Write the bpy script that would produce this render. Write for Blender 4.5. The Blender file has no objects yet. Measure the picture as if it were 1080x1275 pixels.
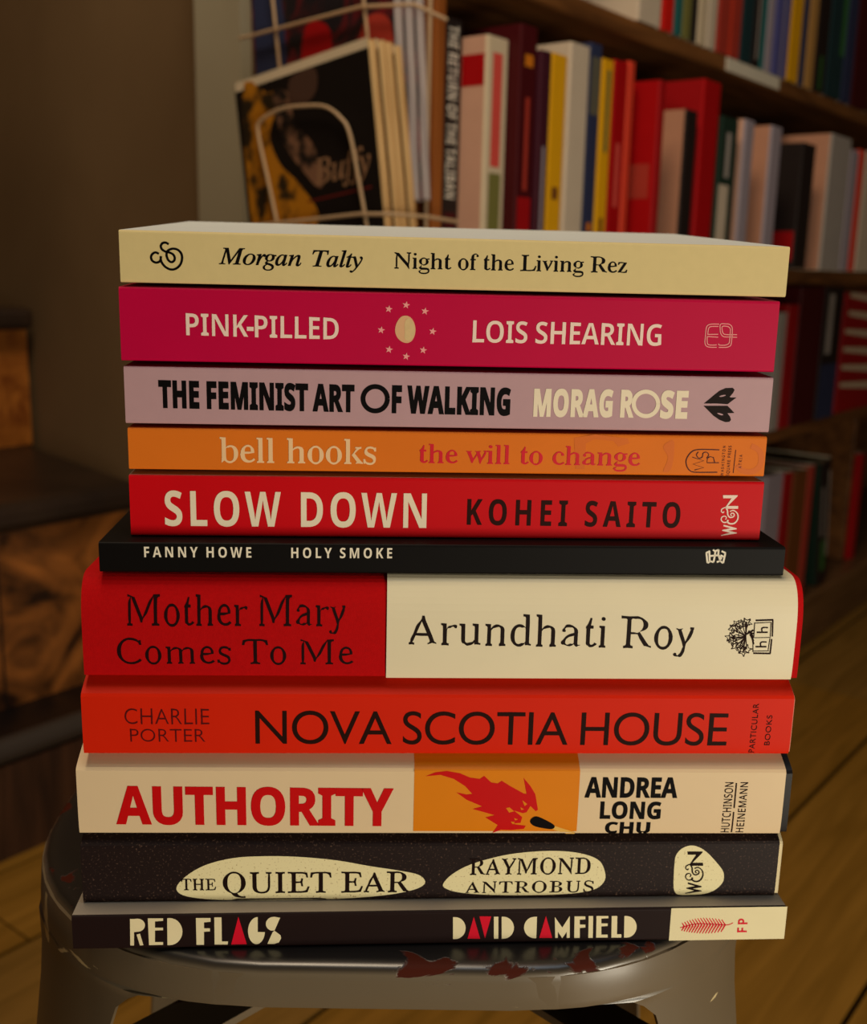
import bpy, bmesh, math, random
import numpy as np
from mathutils import Vector, Matrix
from mathutils.geometry import delaunay_2d_cdt

random.seed(7)
scene = bpy.context.scene
COL = scene.collection

# ------------------------------------------------------------------ camera
FPX, W, H = 1350.0, 1080.0, 1275.0          # focal length in pixels of the 1080x1275 frame
CAM_Z, HORIZON, ROLL = 0.66, 335.0, 0.0237
PITCH = math.atan((H / 2 - HORIZON) / FPX)
FWD = Vector((0, math.cos(PITCH), -math.sin(PITCH)))
_up = Vector((0, math.sin(PITCH), math.cos(PITCH)))
_rt = Vector((1, 0, 0))
RT = _rt * math.cos(ROLL) + _up * math.sin(ROLL)
UP = -_rt * math.sin(ROLL) + _up * math.cos(ROLL)
CAM = Vector((0, 0, CAM_Z))
cd = bpy.data.cameras.new('camera')
cd.sensor_fit = 'HORIZONTAL'
cd.sensor_width = 36.0
cd.lens = FPX / W * 36.0
cd.clip_start = 0.01
cd.dof.use_dof = True
cd.dof.focus_distance = 0.318
cd.dof.aperture_fstop = 17.0
cam = bpy.data.objects.new('camera', cd)
COL.objects.link(cam)
_m = Matrix((RT, UP, -FWD)).transposed().to_4x4()
_m.translation = CAM
cam.matrix_world = _m
scene.camera = cam

# ------------------------------------------------------------------ light
scene.view_settings.view_transform = 'Standard'
scene.view_settings.look = 'None'
scene.view_settings.exposure = 0.0
scene.view_settings.gamma = 1.0
scene.view_settings.use_curve_mapping = False

world = bpy.data.worlds.new('room_air')
world.use_nodes = True
scene.world = world
world.node_tree.nodes['Background'].inputs[0].default_value = (1.0, 0.72, 0.45, 1)
world.node_tree.nodes['Background'].inputs[1].default_value = 0.022


def area_light(name, loc, target, size, power, color, size_y=None):
    l = bpy.data.lights.new(name, 'AREA')
    l.energy = power
    l.color = color
    l.size = size
    if size_y:
        l.shape = 'RECTANGLE'
        l.size_y = size_y
    o = bpy.data.objects.new(name, l)
    COL.objects.link(o)
    o.location = loc
    d = Vector(target) - Vector(loc)
    o.rotation_euler = d.to_track_quat('-Z', 'Y').to_euler()
    return o


# low warm daylight from a window behind the camera to the right, a cool window high up, an unseen warm fill added to brighten the walls
area_light('window_light', (0.74, -0.52, 0.35), (0.03, 0.30, 0.54), 0.40, 11.2, (1.0, 0.91, 0.73), 0.45)
area_light('skylight', (0.35, 0.12, 2.30), (0.1, 0.5, 0.5), 0.6, 3.4, (0.74, 0.87, 1.0))
area_light('wall_fill_light', (-0.15, 0.42, 2.10), (0.0, 1.2, 0.6), 0.4, 15.0, (1.0, 0.80, 0.56))


# ------------------------------------------------------------------ helpers
def lin(c):
    out = []
    for v in c[:3]:
        v /= 255.0
        out.append(v / 12.92 if v <= 0.04045 else ((v + 0.055) / 1.055) ** 2.4)
    return tuple(out) + (1.0,)


MATS = {}


def mat(name, rgb, rough=0.5, spec=0.35, metal=0.0, var=0.06, scale=60.0, bump=0.0, bscale=400.0, coat=0.0):
    """procedural material: one colour with a slight noise in value, and a fine bump"""
    if name in MATS:
        return MATS[name]
    m = bpy.data.materials.new(name)
    m.use_nodes = True
    nt = m.node_tree
    b = nt.nodes['Principled BSDF']
    c = lin(rgb)
    tc = nt.nodes.new('ShaderNodeTexCoord')
    nz = nt.nodes.new('ShaderNodeTexNoise')
    nz.inputs['Scale'].default_value = scale
    nz.inputs['Detail'].default_value = 3.0
    nt.links.new(tc.outputs['Object'], nz.inputs['Vector'])
    mx = nt.nodes.new('ShaderNodeMix')
    mx.data_type = 'RGBA'
    mx.inputs[6].default_value = tuple(v * (1 - var) for v in c[:3]) + (1,)
    mx.inputs[7].default_value = tuple(min(1, v * (1 + var)) for v in c[:3]) + (1,)
    nt.links.new(nz.outputs[0], mx.inputs[0])
    nt.links.new(mx.outputs[2], b.inputs['Base Color'])
    b.inputs['Roughness'].default_value = rough
    b.inputs['Specular IOR Level'].default_value = spec * 0.5
    b.inputs['Metallic'].default_value = metal
    b.inputs['Coat Weight'].default_value = coat
    if bump:
        n2 = nt.nodes.new('ShaderNodeTexNoise')
        n2.inputs['Scale'].default_value = bscale
        nt.links.new(tc.outputs['Object'], n2.inputs['Vector'])
        bp = nt.nodes.new('ShaderNodeBump')
        bp.inputs['Strength'].default_value = bump
        bp.inputs['Distance'].default_value = 0.0005
        nt.links.new(n2.outputs[0], bp.inputs['Height'])
        nt.links.new(bp.outputs[0], b.inputs['Normal'])
    MATS[name] = m
    return m


def two_tone(name, rgb_a, rgb_b, scale, lo, hi, rough=0.5, spec=0.3, stretch=(1, 1, 1), detail=4.0, bump=0.0, dist=0.0, metal=0.0):
    """procedural material: noise ramp between two colours"""
    if name in MATS:
        return MATS[name]
    m = bpy.data.materials.new(name)
    m.use_nodes = True
    nt = m.node_tree
    b = nt.nodes['Principled BSDF']
    tc = nt.nodes.new('ShaderNodeTexCoord')
    mp = nt.nodes.new('ShaderNodeMapping')
    mp.inputs['Scale'].default_value = stretch
    nt.links.new(tc.outputs['Object'], mp.inputs['Vector'])
    nz = nt.nodes.new('ShaderNodeTexNoise')
    nz.inputs['Scale'].default_value = scale
    nz.inputs['Detail'].default_value = detail
    nz.inputs['Distortion'].default_value = dist
    nt.links.new(mp.outputs[0], nz.inputs['Vector'])
    rp = nt.nodes.new('ShaderNodeValToRGB')
    rp.color_ramp.elements[0].position = lo
    rp.color_ramp.elements[0].color = lin(rgb_a)
    rp.color_ramp.elements[1].position = hi
    rp.color_ramp.elements[1].color = lin(rgb_b)
    nt.links.new(nz.outputs[0], rp.inputs[0])
    nt.links.new(rp.outputs[0], b.inputs['Base Color'])
    b.inputs['Roughness'].default_value = rough
    b.inputs['Specular IOR Level'].default_value = spec
    b.inputs['Metallic'].default_value = metal
    if bump:
        bp = nt.nodes.new('ShaderNodeBump')
        bp.inputs['Strength'].default_value = bump
        bp.inputs['Distance'].default_value = 0.001
        nt.links.new(nz.outputs[0], bp.inputs['Height'])
        nt.links.new(bp.outputs[0], b.inputs['Normal'])
    MATS[name] = m
    return m


class MB:
    """collects faces with a material per face; build() links them as ONE mesh object"""

    def __init__(s):
        s.V, s.F, s.M, s.mats = [], [], [], []

    def slot(s, m):
        if m not in s.mats:
            s.mats.append(m)
        return s.mats.index(m)

    def add(s, verts, faces, m):
        b, k = len(s.V), s.slot(m)
        s.V += [tuple(v) for v in verts]
        s.F += [[i + b for i in f] for f in faces]
        s.M += [k] * len(faces)

    def box(s, x0, x1, y0, y1, z0, z1, m, mp=None):
        v = [(x, y, z) for z in (z0, z1) for y in (y0, y1) for x in (x0, x1)]
        if mp:
            v = [mp(p) for p in v]
        s.add(v, [(0, 2, 3, 1), (4, 5, 7, 6), (0, 1, 5, 4), (2, 6, 7, 3), (0, 4, 6, 2), (1, 3, 7, 5)], m)

    def build(s, name, parent=None, smooth=None, recalc=True, bevel=0.0, nrecalc=None):
        me = bpy.data.meshes.new(name)
        me.from_pydata(s.V, [], s.F)
        for m in s.mats:
            me.materials.append(m)
        me.polygons.foreach_set('material_index', s.M)
        me.update()
        if recalc:
            bm = bmesh.new()
            bm.from_mesh(me)
            fs = bm.faces if nrecalc is None else [f for f in bm.faces if f.index < nrecalc]
            bmesh.ops.recalc_face_normals(bm, faces=list(fs))
            bm.to_mesh(me)
            bm.free()
        if smooth is not None:
            me.polygons.foreach_set('use_smooth', [True] * len(me.polygons))
            try:
                me.set_sharp_from_angle(angle=math.radians(smooth))
            except Exception:
                pass
        o = bpy.data.objects.new(name, me)
        COL.objects.link(o)
        if parent:
            o.parent = parent
        if bevel:
            bv = o.modifiers.new('bevel', 'BEVEL')
            bv.width = bevel
            bv.segments = 2
            bv.limit_method = 'ANGLE'
        return o


def thing(name, label, cat, loc=(0, 0, 0), rotz=0.0, group=None):
    o = bpy.data.objects.new(name, None)
    o.empty_display_size = 0.02
    COL.objects.link(o)
    o.location = loc
    o.rotation_euler = (0, 0, rotz)
    o['label'] = label
    o['category'] = cat
    if group:
        o['group'] = group
    return o


def tag(o, label, cat, group=None):
    o['label'] = label
    o['category'] = cat
    if group:
        o['group'] = group
    return o


def struct(o):
    o['kind'] = 'structure'
    return o


def tube(mb, pts, r, m, n=8, closed=False):
    pts = [Vector(p) for p in pts]
    rings = []
    prev = None
    L = len(pts)
    for i, p in enumerate(pts):
        a = pts[i - 1] if (i or closed) else p
        b = pts[(i + 1) % L] if (i < L - 1 or closed) else p
        t = (b - a).normalized()
        if prev is None:
            q = t.orthogonal().normalized()
        else:
            q = (prev - t * prev.dot(t)).normalized()
        prev = q
        w = t.cross(q)
        rings.append([p + (q * math.cos(2 * math.pi * k / n) + w * math.sin(2 * math.pi * k / n)) * r for k in range(n)])
    V = [v for rg in rings for v in rg]
    F = []
    for i in range(L if closed else L - 1):
        j = (i + 1) % L
        for k in range(n):
            F.append((i * n + k, i * n + (k + 1) % n, j * n + (k + 1) % n, j * n + k))
    if not closed:
        F.append(tuple(range(n))[::-1])
        F.append(tuple((L - 1) * n + k for k in range(n)))
    mb.add(V, F, m)


def smooth_line(pts, k=6, closed=False):
    """Catmull-Rom through the points"""
    P = [np.array(p, float) for p in pts]
    n = len(P)
    out = []
    for i in range(n if closed else n - 1):
        if closed:
            a, b, c, d = P[i - 1], P[i], P[(i + 1) % n], P[(i + 2) % n]
        else:
            a, b, c, d = P[max(i - 1, 0)], P[i], P[i + 1], P[min(i + 2, n - 1)]
        for j in range(k):
            t = j / k
            out.append(0.5 * ((2 * b) + (c - a) * t + (2 * a - 5 * b + 4 * c - d) * t * t + (3 * b - 3 * c + d - a) * t ** 3))
    if not closed:
        out.append(P[-1])
    return out


def fill(contours):
    """triangles of the region inside closed outlines (non-zero winding)"""
    cs = [np.array(c, float).reshape(-1, 2) for c in contours]
    ar = [.5 * np.sum(c[:, 0] * np.roll(c[:, 1], -1) - np.roll(c[:, 0], -1) * c[:, 1]) for c in cs]
    sg = 1 if ar[int(np.argmax(np.abs(ar)))] > 0 else -1
    vs, ed = [], []
    for c in cs:
        b, n = len(vs), len(c)
        vs += [Vector((float(p[0]), float(p[1]))) for p in c]
        ed += [(b + i, b + (i + 1) % n) for i in range(n)]
    V, E, Fc, _, _, _ = delaunay_2d_cdt(vs, ed, [], 0, 1e-7)
    A = np.concatenate(cs)
    B = np.concatenate([np.roll(c, -1, 0) for c in cs])
    P = np.array([[v.x, v.y] for v in V])
    T = np.array([list(f) for f in Fc])
    C = P[T].mean(1)
    up = (A[:, 1][None] <= C[:, 1][:, None]) & (B[:, 1][None] > C[:, 1][:, None])
    dn = (A[:, 1][None] > C[:, 1][:, None]) & (B[:, 1][None] <= C[:, 1][:, None])
    cr = (B[:, 0] - A[:, 0])[None] * (C[:, 1][:, None] - A[:, 1][None]) - (C[:, 0][:, None] - A[:, 0][None]) * (B[:, 1] - A[:, 1])[None]
    wn = ((up & (cr > 0)).sum(1) - (dn & (cr < 0)).sum(1)) * sg
    return P, [tuple(t) for t in T[wn > 0]]


def ribbon(pts, w0, w1=None):
    """outline of a pen stroke along pts, w0 wide at the start and w1 at the end"""
    P = [np.array(p, float) for p in pts]
    n = len(P)
    w1 = w0 if w1 is None else w1
    l, r = [], []
    for i in range(n):
        t = P[min(i + 1, n - 1)] - P[max(i - 1, 0)]
        t = t / (np.hypot(*t) + 1e-9)
        nn = np.array([-t[1], t[0]]) * (w0 + (w1 - w0) * i / (n - 1)) / 2
        l.append(P[i] + nn)
        r.append(P[i] - nn)
    return l + r[::-1]


def stroke_tris(pts, w0, w1=None):
    o = ribbon(pts, w0, w1)
    n = len(pts)
    return np.array(o), [(i, i + 1, 2 * n - 2 - i, 2 * n - 1 - i) for i in range(n - 1)]


# ------------------------------------------------------------------ the stack's frame


def sight(px, py):
    return FWD + RT * ((px - W / 2) / FPX) - UP * ((py - H / 2) / FPX)


def on_plane(px, py, p0, n):
    d = sight(px, py)
    return CAM + d * ((Vector(p0) - CAM).dot(n) / d.dot(n))


class Book:
    """a lying book: root at the middle of its spine's foot, x along the spine, y into the stack, z up"""

    def __init__(s, y, left, right, z0, z1, depth, sb=0.0, st=0.0, bulge=0.0, power=2.4, yaw=0.065, shoulder=0.0):
        s.yaw, s.sh = yaw, shoulder
        s.u = Vector((math.cos(yaw), math.sin(yaw), 0))
        s.n = Vector((math.sin(yaw), -math.cos(yaw), 0))
        s.p = Vector((0, y, 0))
        s.x0, s.x1, s.z0, s.h = left, right, z0, z1 - z0
        s.xc = (left + right) / 2
        s.w = right - left
        s.o = s.p + s.u * s.xc
        s.o.z = z0
        s.d, s.sb, s.st, s.b, s.pw = depth, sb, st, bulge, power
        s.b2 = bulge * 0.10                   # the tail of the spine is squarer than its head

    def loc(s, px, py):
        q = on_plane(px, py, s.p, s.n)
        return q.dot(s.u) - s.p.dot(s.u) - s.xc, q.z - s.z0

    def y(s, z):
        if not s.b:
            return 0.0
        t = min(1.0, abs(2 * z / s.h - 1))
        if s.sh and z > s.h / 2:              # a flat spine whose head slopes back to the board
            k = (z / s.h - 1 + s.sh) / s.sh
            return s.b * max(0.0, min(1.0, k)) ** 1.25 if k > 0 else 0.0
        b, p = (s.b, s.pw) if z > s.h / 2 else (s.b2, 3.0)
        return b * (1 - (1 - t ** p) ** (1 / p))

    def profile(s, off=0.0, back=0.0):
        """(y, z) from the top's rear edge over the spine to the bottom's rear edge; off shrinks it"""
        h, D = s.h, s.d - back
        out = [(D, h + s.st * D - off)]
        if s.b:
            for k in range(3):
                y = s.b * 1.9 - k * s.b * 0.3
                out.append((y, h + s.st * y - off))
            N = 22
            for k in range(N + 1):
                a = math.pi / 2 - math.pi * k / N
                ca, sa = abs(math.cos(a)), math.sin(a)
                bb, p = (s.b, s.pw) if sa > 0 else (s.b2, 3.0)
                z = h / 2 + (h / 2 - off) * math.copysign(abs(sa) ** (2 / p), sa)
                y = bb - (bb - off) * ca ** (2 / p)
                if s.sh and sa > 0:
                    q = k / (N // 2)
                    z = h - off - (h * s.sh * min(1.0, q * 1.4) + (h * (0.5 - s.sh)) * max(0.0, q * 1.4 - 1) / 0.4)
                    y = s.y(z + off) + off
                out.append((y, z))
            for k in range(3):
                y = s.b * 0.5 + k * s.b * 0.5
                out.append((y, s.sb * y + off))
        else:
            r = max(0.0008 - off, 0.0002)
            for k in range(5):
                a = math.pi / 2 * k / 4
                out.append((off + r - r * math.sin(a), h - off - r + r * math.cos(a)))
            for k in range(5):
                a = math.pi / 2 * k / 4
                out.append((off + r - r * math.cos(a), off + r - r * math.sin(a)))
        out.append((D, s.sb * D + off))
        return out

    def shell(s, mb, xa, xb, off, th, spine, face, edge, flip=None):
        """bent cover between two offsets of the profile, with raw paper edges"""
        po, pi = s.profile(off), s.profile(off + th)
        n = len(po)
        V = [(x, p[0], p[1]) for P in (po, pi) for x in (xa, xb) for p in P]
        O0, O1, I0, I1 = 0, n, 2 * n, 3 * n
        lim = s.b * 0.99 if s.b else 0.0009
        for i in range(n - 1):
            top = po[i][0] > lim or po[i + 1][0] > lim
            mb.add([V[O0 + i], V[O0 + i + 1], V[O1 + i + 1], V[O1 + i]], [(0, 1, 2, 3)], face if top else spine)
            mb.add([V[I0 + i], V[I1 + i], V[I1 + i + 1], V[I0 + i + 1]], [(0, 1, 2, 3)], edge)
            mb.add([V[O0 + i], V[I0 + i], V[I0 + i + 1], V[O0 + i + 1]], [(0, 1, 2, 3)], edge)
            mb.add([V[O1 + i], V[O1 + i + 1], V[I1 + i + 1], V[I1 + i]], [(0, 1, 2, 3)], edge)
        mb.add([V[O0], V[O1], V[I1], V[I0]], [(0, 1, 2, 3)], edge)
        mb.add([V[O0 + n - 1], V[I0 + n - 1], V[I1 + n - 1], V[O1 + n - 1]], [(0, 1, 2, 3)], edge)

    # ---- printing on the spine -------------------------------------------------
    def put(s, mb, P, T, m, lift=0.00010):
        """print flat triangles (x, z in the spine's own frame) on the spine"""
        bm = bmesh.new()
        vs = [bm.verts.new((p[0], 0, p[1])) for p in P]
        for t in T:
            try:
                bm.faces.new([vs[i] for i in t])
            except ValueError:
                pass
        if s.b:
            zs = [v.co.z for v in bm.verts]
            z0, z1 = min(zs), max(zs)
            step = s.h / 26
            k = math.ceil(z0 / step)
            if s.sh:
                for zc in (s.h * (1 - s.sh), s.h * (1 - s.sh * 0.93), s.h * (1 - s.sh * 0.85)):
                    bmesh.ops.bisect_plane(bm, geom=bm.verts[:] + bm.edges[:] + bm.faces[:], plane_co=(0, 0, zc), plane_no=(0, 0, 1))
            while k * step < z1:
                bmesh.ops.bisect_plane(bm, geom=bm.verts[:] + bm.edges[:] + bm.faces[:], plane_co=(0, 0, k * step), plane_no=(0, 0, 1))
                k += 1
        bm.normal_update()
        bm.verts.index_update()
        V = [(v.co.x, s.y(v.co.z) - lift, v.co.z) for v in bm.verts]
        F = []
        for f in bm.faces:
            ix = [v.index for v in f.verts]
            F.append(ix if f.normal.y < 0 else ix[::-1])
        bm.free()
        mb.add(V, F, m)

    def text(s, mb, style, txt, xl, xr, top, base, base_r=None, m=None, track=0.0, space=0.25, ref='H', lift=0.0001, skew=0.0):
        """txt between photo columns xl..xr, capitals from row top to row base (left end), base_r at the right end"""
        tr, x0, x1, hh = set_line(style, txt, track, space, ref)
        a = s.loc(xl, base)
        b = s.loc(xr, base if base_r is None else base_r)
        t = s.loc(xl, top)
        kx = (b[0] - a[0]) / (x1 - x0)
        kz = (t[1] - a[1]) / hh
        for P, T in tr:
            u = (P[:, 0] - x0) * kx
            Q = np.stack([a[0] + u + skew * P[:, 1] * kz, a[1] + (b[1] - a[1]) * u / (b[0] - a[0]) + P[:, 1] * kz], 1)
            s.put(mb, Q, T, m, lift)

    def text_up(s, mb, style, txt, xtop, xbase, ybot, ytop, m, track=0.0, space=0.3, lift=0.0001):
        """txt turned to read upwards: baseline in column xbase, capitals' tops in column xtop"""
        tr, x0, x1, hh = set_line(style, txt, track, space, 'H')
        a = s.loc(xbase, ybot)
        b = s.loc(xbase, ytop)
        c = s.loc(xtop, ybot)
        for P, T in tr:
            Q = np.stack([a[0] + P[:, 1] * (c[0] - a[0]) / hh, a[1] + (P[:, 0] - x0) * (b[1] - a[1]) / (x1 - x0)], 1)
            s.put(mb, Q, T, m, lift)

    def poly(s, mb, pts, m, smooth=0, lift=0.0001, holes=()):
        cs = [pts] + list(holes)
        if smooth:
            cs = [smooth_line(c, smooth, True) for c in cs]
        if holes:
            def area(c):
                c = np.array(c)
                return np.sum(c[:, 0] * np.roll(c[:, 1], -1) - np.roll(c[:, 0], -1) * c[:, 1])
            cs = [cs[0]] + [c if area(c) * area(cs[0]) < 0 else c[::-1] for c in cs[1:]]
        P, T = fill(cs)
        Q = np.array([s.loc(p[0], p[1]) for p in P])
        s.put(mb, Q, T, m, lift)

    def line(s, mb, pts, w, m, smooth=5, w1=None, closed=False, lift=0.0001):
        if smooth:
            pts = smooth_line(pts, smooth, closed)
        if closed:
            pts = list(pts) + [pts[0]]
        P, T = stroke_tris(pts, w, w1)
        Q = np.array([s.loc(p[0], p[1]) for p in P])
        s.put(mb, Q, T, m, lift)

    def strip(s, mb, px0, px1, m, za=0.0, zb=1.0, lift=0.00005):
        """a printed field from photo column px0 to px1, za..zb of the spine's height"""
        ym = 0.5 * (s.pix_mid())
        xa, xb = s.loc(px0, ym)[0], s.loc(px1, ym)[0]
        z0, z1 = s.h * za, s.h * zb
        s.put(mb, np.array([(xa, z0), (xb, z0), (xb, z1), (xa, z1)]), [(0, 1, 2, 3)], m, lift)

    def pix_mid(s):
        q = s.o + Vector((0, 0, s.h / 2)) - CAM
        return 2 * (H / 2 - FPX * q.dot(UP) / q.dot(FWD))


GC = {}


def glyph(style, c):
    k = (style, c)
    if k not in GC:
        adv, cs = GLYPHS[style][c]
        P, T = fill(cs)
        GC[k] = (adv, P, T)
    return GC[k]


def set_line(style, txt, track=0.0, space=0.25, ref='H'):
    """a set line of type: triangles per letter, ink from x0 to x1, height of the reference capital"""
    x = 0.0
    out = []
    lo, hi = 1e9, -1e9
    for c in txt:
        if c == ' ':
            x += space * 1000
            continue
        adv, P, T = glyph(style, c)
        Q = P + np.array([x, 0.0])
        out.append((Q, T))
        lo, hi = min(lo, Q[:, 0].min()), max(hi, Q[:, 0].max())
        x += adv + track * 1000
    cap = glyph(style, next(c for c in 'THEI' if c in GLYPHS[style]))[1]
    dy, hh = -cap[:, 1].min(), cap[:, 1].max() - cap[:, 1].min()
    out = [(Q + np.array([0.0, dy]), T) for Q, T in out]
    return out, lo, hi, hh


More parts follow.
